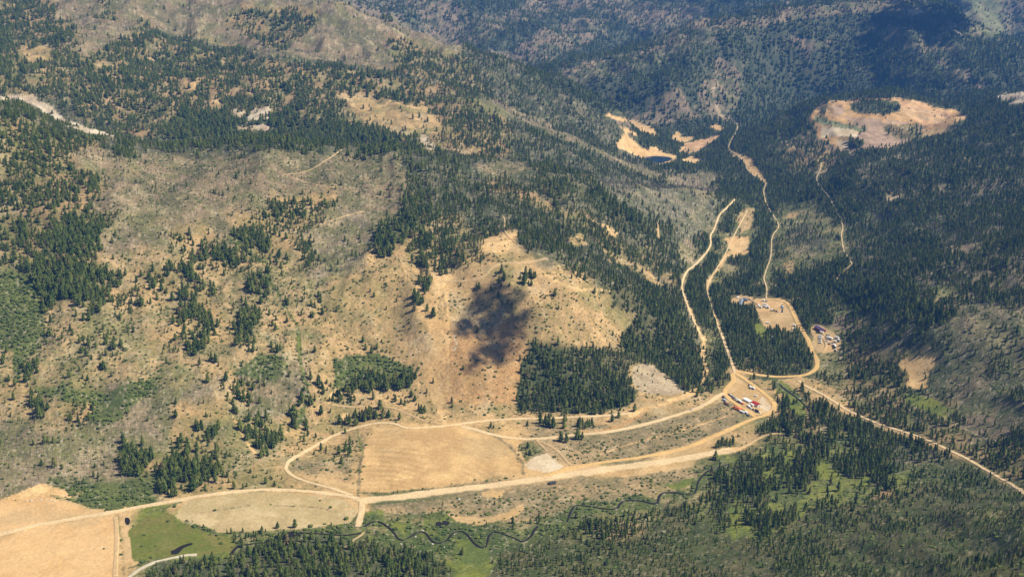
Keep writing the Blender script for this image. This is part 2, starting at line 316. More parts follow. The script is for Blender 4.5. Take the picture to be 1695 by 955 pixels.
# patches: type, edge roughness in px, outline
POLY = """
n;3;560 -40 600 8 640 33 800 88 900 133 930 126 1000 104 1100 80 1180 58 1300 36 1440 20 1500 -40
F;6;700 -40 780 30 840 20 900 -10 950 -40
F;5;745 95 800 70 850 40 940 18 1000 8 990 22 900 50 840 85 800 88
F;6;1010 20 1080 60 1060 85 1000 100 960 105 900 130 870 118 940 90 1000 60
F;5;1120 -30 1180 30 1260 30 1300 5 1380 10 1400 -30
F;2;930 127 1000 105 1100 81 1180 59 1300 37 1440 21 1560 50 1640 66 1760 100 1760 150 1640 160 1590 190 1450 163 1340 190 1200 205 1050 218 1045 225 1000 190 915 140
G;5;930 127 1000 105 1100 81 1180 60 1200 70 1100 100 1010 128 950 145
n;7;1185 95 1240 100 1235 150 1200 205 1150 195 1160 150
n;6;1080 160 1130 150 1150 190 1120 208 1060 205
n;7;990 185 1040 180 1080 208 1040 215
n;8;1550 100 1620 120 1630 150 1580 140
n;8;1430 40 1560 60 1590 90 1500 80
n;8;1300 60 1380 70 1340 90
b;3;230 -40 540 -6 640 35 770 78 700 125 640 113 420 86 260 34
:;6;400 5 530 15 520 50 470 85 420 70 370 40
:;6;640 60 700 70 780 95 860 130 940 200 860 185 800 160 720 130 650 112
G;3;770 80 900 135 1000 190 1045 226 1090 288 1000 253 900 206 800 150
%;3;140 90 230 55 330 70 420 90 550 105 640 118 800 166 840 185 860 268 700 250 600 243 400 238 215 225 170 200 130 150
G;3;840 183 900 210 1000 256 1090 292 1140 322 1050 303 950 283 850 266
,;7;560 155 700 175 740 215 700 225 600 200
#;4;300 180 420 190 560 200 690 240 690 250 600 243 400 238 260 228
G;5;648 247 700 252 820 264 950 286 1050 306 1130 322 1120 370 1125 420 1132 470 1160 560 1160 640 1140 590 1100 535 1060 500 1000 462 940 428 880 396 830 350 760 318 690 290
b;5;790 262 850 262 880 275 850 290 800 285
#;5;980 470 1040 480 1100 500 1150 560 1168 640 1130 600 1080 560 1045 545 1055 510
z;6;1180 745 1260 770 1330 740 1420 780 1440 830 1340 850 1260 900 1190 880 1230 830 1200 790
#;6;1215 770 1250 760 1280 800 1260 850 1225 830
#;6;1290 770 1340 745 1350 790 1320 820 1300 800
#;6;1380 760 1430 740 1450 780 1400 790
h;7;656 324 720 331 762 363 791 391 800 425 798 441 748 455 692 448 674 423 690 395 667 367
c;4;631 381 656 398 650 415 635 430 626 410
c;5;113 363 149 374 170 416 140 420 71 416 71 388
c;6;53 427 110 430 170 452 173 508 138 529 117 494 67 501 53 462
c;5;294 452 319 445 330 480 325 505 354 522 358 551 336 586 312 586 305 550 294 501
c;4;382 381 425 381 442 400 444 418 415 412 389 398
c;4;485 381 517 388 524 427 513 441 489 409
c;4;446 331 471 338 467 370 446 360
c;4;361 409 393 423 389 441 361 430
c;4;386 508 428 522 418 565 393 572 398 545
c;3;410 455 442 462 440 490 410 480
s;4;550 593 585 586 631 583 685 607 681 639 603 639 555 650
c;4;612 600 640 622 684 612 686 640 640 650 560 655 570 635
#;5;858 604 893 579 930 590 975 572 1010 580 1045 586 1042 628 1056 646 1045 670 982 686 861 684 854 663 862 640
#;5;1030 575 1035 543 1063 529 1050 505 1148 540 1165 640 1130 645 1105 622 1080 598 1045 600
c;3;846 694 960 690 980 702 970 712 900 706 850 700
c;2;926 724 1000 712 1030 712 1025 720 960 730 928 731
k;3;1050 608 1075 600 1105 622 1135 648 1110 652 1060 650 1048 630
c;5;329 709 368 709 364 741 340 745
c;5;262 783 300 770 372 773 357 794 301 820 262 815
c;5;393 705 439 723 471 720 450 745 428 762 410 735
c;4;503 652 520 663 512 700 488 714 484 700
s;5;156 659 200 640 255 624 262 645 230 665 198 700 150 705
s;4;110 826 170 812 255 822 260 830 184 845 140 842
s;4;20 460 57 475 50 540 46 593 28 640 18 560
s;3;430 585 470 590 480 620 440 630 380 620
1;2;603 734 621 712 667 711 727 710 769 705 812 716 844 737 865 766 865 782 798 794 692 812 592 820 596 766
3;1;-60 895 0 890 71 870 188 854 190 900 191 975 -60 975
3;1;-60 835 0 826 81 820 113 833 152 849 71 863 0 881 -60 892
t;3;30 815 70 800 110 812 125 825 81 820 0 826
2;1;308 829 407 813 478 815 566 826 591 844 580 865 495 875 425 879 354 881 308 868 290 854
v;2;212 879 248 850 283 849 301 865 354 882 389 892 389 911 318 920 219 928
,;3;315 819 372 790 442 759 495 723 566 702 590 708 545 722 505 745 474 768 480 786 560 811 478 811 407 809
w;2;868 768 880 758 904 751 918 760 931 773 904 782 878 776
e;3;858 735 880 728 905 745 880 755 868 764
d;2;615 836 750 824 930 800 1100 780 1205 762 1150 790 1090 808 1000 830 920 850 850 864 760 857 700 850 640 850
t;2;795 815 815 808 838 812 830 822 800 822
.;3;745 862 800 866 850 855 870 842 862 836 842 845 800 856 740 850
m;3;603 848 632 843 636 862 604 868
M;5;703 852 730 843 755 862 860 875 930 872 900 900 830 915 812 955 765 955 745 915 640 902 600 892 640 880 700 872
,;4;1225 622 1270 628 1345 626 1380 640 1404 662 1406 684 1380 676 1350 662 1330 655 1310 655 1290 668 1282 655 1250 630
m;4;1282 630 1310 640 1332 662 1335 690 1318 690 1300 660 1284 645
m;3;760 880 812 905 812 955 768 955 748 915
m;4;605 868 640 862 700 870 690 885 650 880
y;6;846 890 900 880 960 900 930 960 840 960
d;4;905 795 940 795 950 805 910 808
m;3;1262 790 1290 772 1292 785 1268 800
m;4;1348 770 1372 765 1390 792 1362 795
m;4;1206 838 1222 838 1243 880 1216 900 1206 880
m;3;1318 835 1330 830 1335 852 1322 860
m;3;1296 745 1316 742 1315 765 1298 768
m;3;1420 790 1450 785 1445 800 1425 802
m;4;1100 800 1150 788 1156 798 1120 808
m;3;1500 650 1545 660 1600 690 1590 700 1540 682 1500 668
d;1;936 741 1000 724 1090 704 1165 677 1200 662 1240 692 1200 711 1110 744 1000 762 948 768 925 748
.;1;1202 645 1217 622 1236 634 1254 645 1279 665 1282 674 1270 684 1250 688 1215 664 1203 655
w;2;1253 662 1262 655 1270 668 1282 676 1272 684 1258 676
.;2;1247 494 1290 494 1310 515 1325 545 1300 548 1268 542 1258 530 1252 510
3;2;1247 496 1300 496 1306 516 1258 516
3;2;1208 498 1222 488 1245 492 1244 506 1225 506
m;3;1246 534 1258 532 1272 552 1278 566 1262 565 1250 550
.;2;1340 545 1350 535 1372 545 1392 560 1393 580 1362 586 1343 576 1347 560
3;2;1362 552 1390 562 1390 582 1368 584 1358 572
t;4;1481 600 1520 588 1552 593 1548 612 1530 612 1541 621 1536 645 1502 640 1500 622
n;5;1371 522 1406 519 1435 536 1413 558 1385 544
e;5;1285 340 1345 330 1400 390 1390 430 1330 445 1300 430 1282 390
x;6;1300 375 1340 372 1380 400 1360 420 1310 420
,;4;1303 350 1330 345 1320 360 1305 362
t;3;1200 395 1240 392 1238 420 1212 425 1205 410
,;3;1228 345 1248 345 1245 375 1225 385 1222 360
,;3;1298 432 1316 430 1312 455 1302 450
k;3;1455 328 1475 323 1490 327 1470 335
n;4;1550 400 1590 395 1630 408 1600 425 1560 420
c;4;1300 250 1320 240 1345 245 1340 262 1310 262
o;2;1353 229 1351 213 1341 198 1353 175 1374 166 1391 168 1416 164 1444 164 1485 162 1515 166 1543 175 1565 180 1584 182 1598 196 1568 208 1568 221 1551 233 1502 236 1452 247 1399 254 1378 240
i;2;1396 191 1440 197 1495 202 1537 212 1495 241 1450 246 1399 255 1385 240 1428 219 1403 198
k;2;1385 232 1410 238 1408 252 1390 252
i;2;1376 176 1392 176 1398 188 1380 192
c;3;1412 206 1440 208 1438 218 1420 216
c;3;1400 228 1430 232 1420 246 1402 244
c;3;1455 205 1500 210 1530 214 1520 228 1480 224
c;3;1500 228 1545 225 1570 215 1580 225 1540 238
q;2;1489 166 1515 168 1545 178 1580 186 1560 200 1540 208 1520 205 1500 190
k;2;1364 200 1392 204 1405 212 1375 208
w;2;1358 209 1390 212 1419 218 1421 227 1390 227 1361 228
p;2;1350 192 1372 196 1400 206 1435 214 1425 220 1395 213 1360 206 1348 200
#;3;1403 172 1444 166 1487 167 1492 185 1465 190 1412 186
#;1;1357 180 1373 172 1364 190 1356 188
%;4;1465 208 1520 205 1520 230 1480 228 1462 220
%;5;1290 245 1350 238 1395 256 1370 290 1310 290
t;2;1021 237 1037 222 1050 236 1066 247 1087 242 1100 253 1123 257 1118 265 1097 273 1080 270 1066 262 1047 256 1024 247
t;2;1037 197 1057 202 1080 214 1096 233 1087 227 1057 221 1047 208
t;1;1004 188 1020 192 1037 198 1034 203 1018 197 1002 192
t;1;1026 210 1035 212 1056 223 1054 226 1035 219
q;1;1124 251 1130 240 1149 233 1197 222 1180 234 1172 239 1155 250 1141 254
t;2;1110 231 1119 216 1127 227 1152 226 1133 238
t;1;1172 208 1187 206 1199 212 1192 217 1180 213
t;2;1126 265 1146 258 1159 265 1150 271
t;2;1201 247 1212 250 1245 262 1250 275 1268 300 1262 304 1240 282 1232 268 1208 256
r;2;0 157 53 157 78 172 106 195 142 211 195 222 193 227 140 219 100 205 72 184 40 168 0 166
r;3;385 180 405 182 403 196 387 194
r;3;418 180 447 175 446 196 420 200 408 205
r;3;390 208 450 205 448 216 392 216
,;3;305 135 325 135 322 150 307 152
,;3;350 152 365 152 363 170 352 170
,;3;40 82 85 76 85 98 60 106 42 100
,;3;160 100 178 100 176 114 162 112
r;3;693 222 705 226 728 246 724 251 700 244
t;3;800 402 838 400 846 412 830 418 800 414
G;4;836 360 880 372 960 440 950 448 860 400
t;3;985 375 1000 372 1025 385 1020 392 1000 388
,;4;940 395 965 385 975 405 955 410
,;4;1000 412 1020 405 1085 455 1100 470 1085 468 1040 440 1010 432
r;4;1640 160 1695 150 1720 155 1720 172 1650 170
k;4;1500 15 1560 20 1500 22
t;2;563 688 572 682 585 690 580 700 568 702
c;3;694 458 716 460 717 484 702 484
c;3;826 452 846 450 848 478 830 480
c;3;858 455 882 450 884 475 862 478
c;3;684 492 722 490 720 510 690 505
c;3;704 505 716 508 716 530 706 528
c;4;200 730 250 745 240 790 200 790
c;4;60 655 75 655 78 690 60 690
c;4;40 600 60 600 60 640 40 640
c;3;565 700 600 680 640 670 660 690 620 690 590 705
n;4;1560 680 1640 690 1690 720 1620 720
Q;6;980 290 1080 300 1180 330 1205 330 1170 372 1150 395 1120 400 1080 360 1020 330
"""
STRIP = """
s;13;603 871 621 863 638 869 653 883 667 895 692 880 706 883 716 897 736 897 748 883 766 879 780 893 798 907 808 888 823 880 851 890 869 896 881 885 890 871
s;11;939 863 943 850 957 836 992 841 1022 842 1031 829 1063 829 1088 834 1092 818 1116 815 1148 819 1155 798 1176 777 1208 769
s;9;380 918 396 902 425 899 466 890 515 884 566 888 598 882
t;7;1195 748 1215 745 1232 738
e;1.5;1044 206 1052 214 1066 221 1078 229
q;1.2;1024 244 1040 240 1056 246 1075 250 1092 249
k;1;1060 206 1072 214 1084 224
k;1.2;1404 200 1440 202 1480 206 1505 214
q;1.5;1376 190 1392 196 1410 199 1450 200 1490 206
k;1.2;1500 190 1530 196 1560 204
k;1;1498 178 1530 184 1556 192
t;1.2;0 930 80 915 180 905
t;1;620 760 700 745 800 742 850 760
t;1;600 800 680 790 760 785 840 782
t;1;660 712 640 740 620 780 605 815
d;1.2;330 850 420 835 520 838 570 850
t;1;528 823 545 838 560 841 582 842
t;1.2;970 760 1040 735 1120 715 1200 690
t;4;1134 494 1142 515 1152 540 1162 560
b;9;800 166 900 211 1000 256 1085 291
G;7;250 50 330 72 420 92 550 106 640 119 720 138
G;12;195 228 400 241 600 247 700 254 820 265
#;22;890 300 960 320 1040 360 1100 390
%;20;820 300 900 340 1000 390 1090 440 1130 470
#;26;1010 470 1080 500 1130 560 1155 620
G;20;700 275 800 330 880 380 960 420 1040 460
d;4;603 734 596 766 592 820
d;4;769 705 812 716 844 737 865 766 865 782
e;3;592 815 640 818 700 811
s;3;308 862 340 876 375 886 425 884 470 882 495 880 540 876 580 868 594 850
e;3;410 812 470 810 530 812
m;2.5;586 690 597 735 600 750
d;2;1100 744 1150 736 1204 712
s;5;380 395 415 420 439 435 446 462 474 508 492 537 496 593 510 646
m;1.6;439 427 446 462 474 508 492 537 496 593 503 625
s;8;510 646 505 680 495 705
t;13;722 465 724 520 724 580 724 640 735 690
w;3;727 470 722 520 718 560
t;5;727 462 723 508 718 558 715 614 717 655 730 684 737 702
t;4;741 470 743 530 741 593 741 646
t;3;733 500 740 560 735 600
q;2.5;925 470 930 520 945 575
q;2;950 480 958 540 970 570
q;3;985 480 1000 530 1010 545
t;3;905 455 925 468 960 480 985 478 1010 482
w;2.5;752 555 756 570 752 580
t;6;1165 560 1163 590 1168 615 1158 640 1130 655 1090 672 1045 686
t;4;1183 520 1190 545 1196 560
t;5;1168 476 1182 455 1205 418
o;5;1060 690 1000 712 950 716
t;3;560 650 600 655 640 662 680 655
s;6;1278 625 1290 640 1320 655 1335 665
s;5;600 876 640 885 700 892 760 890 820 895
s;7;880 880 940 870 960 845 1030 840 1090 838
s;3;600 860 640 862 700 872 760 872 830 874
s;4;308 866 340 878 375 886
s;4;246 848 275 840 300 830
s;4;212 940 230 935 240 930
s;4;1110 830 1150 815 1170 790 1205 772
s;4;940 850 1000 843 1060 835 1090 825
.;4;1395 680 1450 702 1500 716 1600 760 1695 815
d;8;1425 690 1470 708 1500 720
k;3;1560 690 1590 705 1620 720
t;3;385 690 410 735 430 760
t;5;560 640 550 650 545 668
k;4;1200 120 1180 150 1190 190 1205 200
r;3;1208 195 1218 205
n;7;1185 110 1200 150 1160 190 1100 200
t;2;1088 370 1090 392
,;6;195 853 200 900 205 950
"""
def parse(txt):
    out = []
    for ln in txt.strip().split('\n'):
        k, w, c = ln.split(';')
        out.append((k, float(w), np.array(c.split(), float).reshape(-1, 2)))
    return out
POLYS, STRIPS = parse(POLY), parse(STRIP)
def inpoly(p, x, y):
    c = np.zeros(len(x), bool)
    for i in range(len(p)):
        x1, y1 = p[i]; x2, y2 = p[i - 1]
        if y1 == y2: continue
        k = ((y1 > y) != (y2 > y)) & (x < (x2 - x1) * (y - y1) / (y2 - y1) + x1)
        c ^= k
    return c
def seg_dist(p, x, y):
    d = np.full(len(x), 1e9)
    for i in range(len(p) - 1):
        a, b = p[i], p[i + 1]; v = b - a; L = max((v ** 2).sum(), 1e-9)
        t = np.clip(((x - a[0]) * v[0] + (y - a[1]) * v[1]) / L, 0, 1)
        d = np.minimum(d, np.hypot(x - a[0] - t * v[0], y - a[1] - t * v[1]))
    return d
def cover(x, y, z, jit=0.0):
    px, py = to_px(x, y, z)
    ox, oy = px, py
    if jit:
        px = px + rng.normal(0, jit, len(px)); py = py + rng.normal(0, jit * .7, len(py))
    s = np.clip(y / 1800.0, 0.7, 4)
    n1 = fbm(x, y, 70, 4, 11); n2 = fbm(x, y, 70, 4, 12)
    m1 = fbm(x, y, 24, 4, 13, .7) * 1.5; m2 = fbm(x, y, 24, 4, 14, .7) * 1.5
    qx = px + n1 * 34 / s ** .5 + m1 * 8; qy = py + n2 * 26 / s ** .7 + m2 * 5
    r = np.clip(qy / (H0 / 30.0) - .5, 0, 28.999); c = np.clip(qx / 32.0 - .5, 0, 51.999)
    ri = r.astype(int); ci = c.astype(int); fr = (r - ri)[:, None]; fc = (c - ci)[:, None]
    fr = sm(.15, .85, fr); fc = sm(.15, .85, fc)
    f = (GM[ri, ci] * (1 - fc) + GM[ri, ci + 1] * fc) * (1 - fr) + (GM[ri + 1, ci] * (1 - fc) + GM[ri + 1, ci + 1] * fc) * fr
    for k, w, p in POLYS:
        lo = p.min(0) - w * 2 - 3; hi = p.max(0) + w * 2 + 3
        b = np.nonzero((px > lo[0]) & (px < hi[0]) & (py > lo[1]) & (py < hi[1]))[0]
        if len(b) == 0: continue
        ins = inpoly(p, px[b] + (n1[b] * 1.6 + m1[b]) * w, py[b] + (n2[b] * 1.2 + m2[b] * .8) * w)
        if k in 'ch':
            f[b[ins], 6] = .84 if k == 'c' else .66; f[b[ins], 9] = 1.0
            f[b[ins], 0:6] = f[b[ins], 0:6] * .65 + TV['e'][0:6] * .35
        else: f[b[ins]] = TV[k]
    for k, w, p in STRIPS:
        lo = p.min(0) - w * 3 - 3; hi = p.max(0) + w * 3 + 3
        b = np.nonzero((px > lo[0]) & (px < hi[0]) & (py > lo[1]) & (py < hi[1]))[0]
        if len(b) == 0: continue
        d = seg_dist(p, px[b] + n1[b] * w * .7, py[b] + n2[b] * w * .7) + m1[b] * w * .6
        a = (1 - sm(w * .35, w * .75, d))[:, None]
        f[b] = f[b] * (1 - a) + TV[k] * a
    return f, ox, oy

# ------------------------------------------------------------------ water outlines (before the ground is built)
LAKE = np.array([1062,262,1070,259.5,1078,258.6,1092,259,1107,260,1113,263,1106,266.5,1096,269.5,1086,270,1072,266.5]).reshape(-1, 2)
lk = cast(LAKE[:, 0], LAKE[:, 1]); LAKEZ = float(np.median(lk[:, 2])) - 1.0
yl = (CAMZ - LAKEZ) / tan_dep(LAKE[:, 1]); lkxy = np.stack([u_of(LAKE[:, 0], LAKE[:, 1]) * yl, yl], 1)
cen = lkxy.mean(0)
b = np.nonzero((np.abs(GX - cen[0]) < 400) & (np.abs(GY - cen[1]) < 400))
big = cen + (lkxy - cen) * 1.05
ins = inpoly(big, GX[b], GY[b]) 
gz = GZ[b]
dd = seg_dist(np.vstack([lkxy, lkxy[:1]]), GX[b], GY[b])
gz = np.where(ins, LAKEZ - 3, LAKEZ + 1.0 + (gz - LAKEZ - 1.0) * sm(0, 90, dd)); GZ[b] = np.where(dd < 90, gz, np.where(ins, LAKEZ - 3, GZ[b]))

# benches cut into the mine face
qx_, qy_ = to_px(GX, GY, GZ)
for p_ in [np.array([1489,166,1515,168,1545,178,1580,186,1560,200,1540,214,1520,215,1490,200.]).reshape(-1,2), np.array([1353,195,1374,168,1391,170,1400,190,1380,205,1356,200.]).reshape(-1,2), np.array([1124,251,1130,240,1149,233,1197,222,1180,234,1172,239,1155,250,1141,254.]).reshape(-1,2)]:
    m_ = inpoly(p_, qx_.ravel(), qy_.ravel()).reshape(GX.shape)
    zq = GZ + fbm(GX, GY, 40, 3, 61) * 4
    fr_ = (zq / 9.0) % 1.0
    GZ = np.where(m_, GZ + (sm(.55, 1, fr_) - fr_) * 6.5, GZ)

# ------------------------------------------------------------------ materials
def mat(name, col, rough=0.9, spec=0.2, var=0.0, vscale=0.5, metallic=0.0, col2=None, bump=0.0):
    m = bpy.data.materials.new(name); m.use_nodes = True
    nt = m.node_tree; p = nt.nodes['Principled BSDF']
    p.inputs['Roughness'].default_value = rough
    p.inputs['Specular IOR Level'].default_value = spec
    p.inputs['Metallic'].default_value = metallic
    c = tuple(col) + (1,)
    p.inputs['Base Color'].default_value = c
    if var > 0 or col2:
        tc = nt.nodes.new('ShaderNodeNewGeometry')
        nz = nt.nodes.new('ShaderNodeTexNoise'); nz.inputs['Scale'].default_value = vscale; nz.inputs['Detail'].default_value = 4
        nt.links.new(tc.outputs['Position'], nz.inputs['Vector'])
        rp = nt.nodes.new('ShaderNodeValToRGB')
        rp.color_ramp.elements[0].position = 0.3; rp.color_ramp.elements[1].position = 0.7
        c2 = tuple(col2) if col2 else tuple(min(1, x * (1 + var)) for x in col)
        c1 = tuple(col) if col2 else tuple(x * (1 - var) for x in col)
        rp.color_ramp.elements[0].color = c1 + (1,); rp.color_ramp.elements[1].color = c2 + (1,)
        nt.links.new(nz.outputs['Fac'], rp.inputs['Fac']); nt.links.new(rp.outputs['Color'], p.inputs['Base Color'])
    return m

def ground_material(name, amount=0.25):
    m = bpy.data.materials.new(name); m.use_nodes = True
    nt = m.node_tree; p = nt.nodes['Principled BSDF']
    p.inputs['Roughness'].default_value = 0.95; p.inputs['Specular IOR Level'].default_value = 0.1
    at = nt.nodes.new('ShaderNodeAttribute'); at.attribute_name = 'Cover'
    ge = nt.nodes.new('ShaderNodeNewGeometry')
    def noise(s, d):
        z = nt.nodes.new('ShaderNodeTexNoise'); z.inputs['Scale'].default_value = s; z.inputs['Detail'].default_value = d; z.inputs['Roughness'].default_value = 0.65
        nt.links.new(ge.outputs['Position'], z.inputs['Vector']); return z
    z1 = noise(0.22, 5); z2 = noise(0.03, 5)
    mr = nt.nodes.new('ShaderNodeMapRange'); mr.inputs['From Min'].default_value = 0.3; mr.inputs['From Max'].default_value = 0.7
    mr.inputs['To Min'].default_value = 1 - amount * 1.4; mr.inputs['To Max'].default_value = 1 + amount
    nt.links.new(z1.outputs['Fac'], mr.inputs['Value'])
    mr2 = nt.nodes.new('ShaderNodeMapRange'); mr2.inputs['From Min'].default_value = 0.3; mr2.inputs['From Max'].default_value = 0.7
    mr2.inputs['To Min'].default_value = 1 - amount * .5; mr2.inputs['To Max'].default_value = 1 + amount * .4
    nt.links.new(z2.outputs['Fac'], mr2.inputs['Value'])
    mu = nt.nodes.new('ShaderNodeMath'); mu.operation = 'MULTIPLY'
    nt.links.new(mr.outputs[0], mu.inputs[0]); nt.links.new(mr2.outputs[0], mu.inputs[1])
    lm = nt.nodes.new('ShaderNodeMix'); lm.data_type = 'FLOAT'; lm.inputs[2].default_value = 1.0
    nt.links.new(at.outputs['Alpha'], lm.inputs[0]); nt.links.new(mu.outputs[0], lm.inputs[3])
    vm = nt.nodes.new('ShaderNodeVectorMath'); vm.operation = 'SCALE'
    nt.links.new(at.outputs['Color'], vm.inputs[0]); nt.links.new(lm.outputs[0], vm.inputs['Scale'])
    nt.links.new(vm.outputs[0], p.inputs['Base Color'])
    bp = nt.nodes.new('ShaderNodeBump'); bp.inputs['Strength'].default_value = 0.6; bp.inputs['Distance'].default_value = 1.6
    nt.links.new(z1.outputs['Fac'], bp.inputs['Height']); nt.links.new(bp.outputs[0], p.inputs['Normal'])
    return m

def grid_mesh(name, V, nr, nc, col=None, material=None):
    idx = np.arange(nr * nc).reshape(nr, nc)
    Fq = np.stack([idx[:-1, :-1], idx[:-1, 1:], idx[1:, 1:], idx[1:, :-1]], -1).reshape(-1, 4)
    me = bpy.data.meshes.new(name)
    me.vertices.add(len(V)); me.vertices.foreach_set('co', np.ascontiguousarray(V, dtype=np.float32).ravel())
    me.loops.add(Fq.size); me.loops.foreach_set('vertex_index', Fq.ravel().astype(np.int32))
    me.polygons.add(len(Fq)); me.polygons.foreach_set('loop_start', np.arange(0, Fq.size, 4, dtype=np.int32))
    me.update(calc_edges=True)
    me.polygons.foreach_set('use_smooth', np.ones(len(Fq), bool))
    if col is not None:
        ca = me.color_attributes.new('Cover', 'FLOAT_COLOR', 'POINT')
        ca.data.foreach_set('color', (col if col.shape[1] == 4 else np.concatenate([col, np.ones((len(col), 1))], 1)).astype(np.float32).ravel())
    if material: me.materials.append(material)
    return me

def blend(x, y, f):
    k = np.clip(.5 + 1.6 * (fbm(x, y, 26, 5, 21, .68)) + .5 * fbm(x, y, 150, 3, 22), 0, 1)[:, None]
    k = k * k * (3 - 2 * k)
    c = f[:, 0:3] * k + f[:, 3:6] * (1 - k)
    sh = np.clip(f[:, 8], 0, 1); sn = np.clip(f[:, 7], 0, 1)
    wild = sm(.12, .35, sh) * (.25 + .75 * sm(.10, .26, f[:, 0]))                                   # fields and roads stay even
    a = (sm(.08, .42, fbm(x, y, 85, 5, 71, .62)) * wild * .55)[:, None]       # olive growth
    c = c * (1 - a) + np.array([.15, .15, .05]) * a
    a = (sm(.16, .45, fbm(x, y, 55, 5, 72, .66)) * wild * .45)[:, None]       # pale stony ground
    c = c * (1 - a) + np.array([.44, .335, .20]) * a
    a = (sm(.22, .5, fbm(x, y, 40, 4, 73, .6)) * sn * .5)[:, None]            # ash brown
    c = c * (1 - a) + np.array([.16, .12, .10]) * a
    a = (sm(.0, .4, fbm(x, y, 75, 5, 75, .6)) * (1 - wild) * sm(.3, .4, f[:, 0]) * .4)[:, None]   # drier and weedier patches
    c = c * (1 - a) + np.array([.33, .245, .125]) * a
    sp = vnoise(x / 4.1 + 7, y / 5.3) * .55 + vnoise(x / 2.3, y / 2.9) * .45
    pt = .5 + fbm(x, y, 48, 3, 74) * 1.2
    br = np.clip(sh * 1.2 + .3 * sn, 0, 1) * np.clip(pt * 1.5, .15, 1)
    a = (sm(.56, .68, sp) * br * .85)[:, None]
    c = c * (1 - a) + np.array([.085, .09, .035]) * a
    rk = vnoise(x / 3.3 + 90, y / 4.3 + 31) * .6 + vnoise(x / 1.9 + 40, y / 1.9) * .4
    a = (sm(.68, .78, rk) * np.clip(.04 + sn * .5 + sh * .45, 0, .75))[:, None]
    c = c * (1 - a) + np.array([.46, .37, .27]) * a
    al = .42 + .58 * sm(.02, .2, sh)
    return np.concatenate([c, al[:, None]], 1)

# ------------------------------------------------------------------ terrain
gx, gyv, gz = GX.ravel(), GY.ravel(), GZ.ravel()
FEAT, VPX, VPY = cover(gx, gyv, gz)
COLR = blend(gx, gyv, FEAT)
# harvest streaks on the large field
fld = inpoly(POLYS[[i for i, p in enumerate(POLYS) if p[0] == '1'][0]][2], VPX, VPY)
fc_ = cast([560], [930])[0]
rad_ = np.hypot(gx - fc_[0], (gyv - fc_[1]) * .8) + 22 * fbm(gx, gyv, 130, 3, 31)
st = .5 + .5 * np.sin(rad_ * .55) * sm(-.4, .4, fbm(gx, gyv, 40, 3, 34))
COLR[fld, :3] *= (1.04 - .22 * st * (.3 + .7 * sm(-.3, .4, fbm(gx, gyv, 60, 3, 33))))[fld, None]
M_ground = ground_material('hill_ground', 0.30)
land = link('terrain', grid_mesh('terrain', np.stack([gx, gyv, gz], -1), NY, NU, COLR, M_ground))
tag(land, kind='structure')
# the ground going on beyond the modelled valley
rr = np.array([8000, 12000, 20000, 40000, 80000.]); aa = np.linspace(0, 2 * math.pi, 73)
fx = []
for r in np.concatenate([[1.0], rr]):
    for a in aa: fx.append((r * math.cos(a), r * math.sin(a) + 4500, -90.0))
fx = np.array(fx)
og = link('ground', grid_mesh('ground', fx, len(rr) + 1, 73, np.tile([.07, .08, .045], (len(fx), 1)), M_ground))
tag(og, kind='structure')

# ------------------------------------------------------------------ trees and scrub
def plant_mat(name, c1, c2, rough=0.9, trans=0.0):
    m = bpy.data.materials.new(name); m.use_nodes = True
    nt = m.node_tree; p = nt.nodes['Principled BSDF']
    p.inputs['Roughness'].default_value = rough; p.inputs['Specular IOR Level'].default_value = 0.12
    oi = nt.nodes.new('ShaderNodeObjectInfo')
    rp = nt.nodes.new('ShaderNodeValToRGB')
    rp.color_ramp.elements[0].color = tuple(c1) + (1,); rp.color_ramp.elements[1].color = tuple(c2) + (1,)
    nt.links.new(oi.outputs['Random'], rp.inputs['Fac'])
    tc = nt.nodes.new('ShaderNodeNewGeometry'); nz = nt.nodes.new('ShaderNodeTexNoise'); nz.inputs['Scale'].default_value = 0.9
    nt.links.new(tc.outputs['Position'], nz.inputs['Vector'])
    mr = nt.nodes.new('ShaderNodeMapRange'); mr.inputs['From Min'].default_value = .3; mr.inputs['From Max'].default_value = .7
    mr.inputs['To Min'].default_value = .65; mr.inputs['To Max'].default_value = 1.35
    nt.links.new(nz.outputs['Fac'], mr.inputs['Value'])
    vm = nt.nodes.new('ShaderNodeVectorMath'); vm.operation = 'SCALE'
    nt.links.new(rp.outputs['Color'], vm.inputs[0]); nt.links.new(mr.outputs[0], vm.inputs['Scale'])
    nt.links.new(vm.outputs[0], p.inputs['Base Color'])
    return m
M_needle = plant_mat('needles', (.042, .070, .013), (.135, .152, .028))
for m__ in (M_needle,):
    rp__ = [n__ for n__ in m__.node_tree.nodes if n__.type == 'VALTORGB'][0]
    e__ = rp__.color_ramp.elements.new(.93); e__.color = (.12, .14, .03, 1)
    rp__.color_ramp.elements[2].color = (.15, .115, .05, 1)
M_bark = plant_mat('bark', (.10, .075, .055), (.16, .12, .09))
M_dead = plant_mat('dead_wood', (.12, .10, .085), (.28, .24, .20))
M_leaf = plant_mat('leaves', (.05, .075, .018), (.12, .145, .035))

def mesh_py(name, vs, fs, material, smooth=False):
    me = bpy.data.meshes.new(name); me.from_pydata(vs, [], fs); me.materials.append(material)
    if smooth:
        for p in me.polygons: p.use_smooth = True
    me.update(); return me

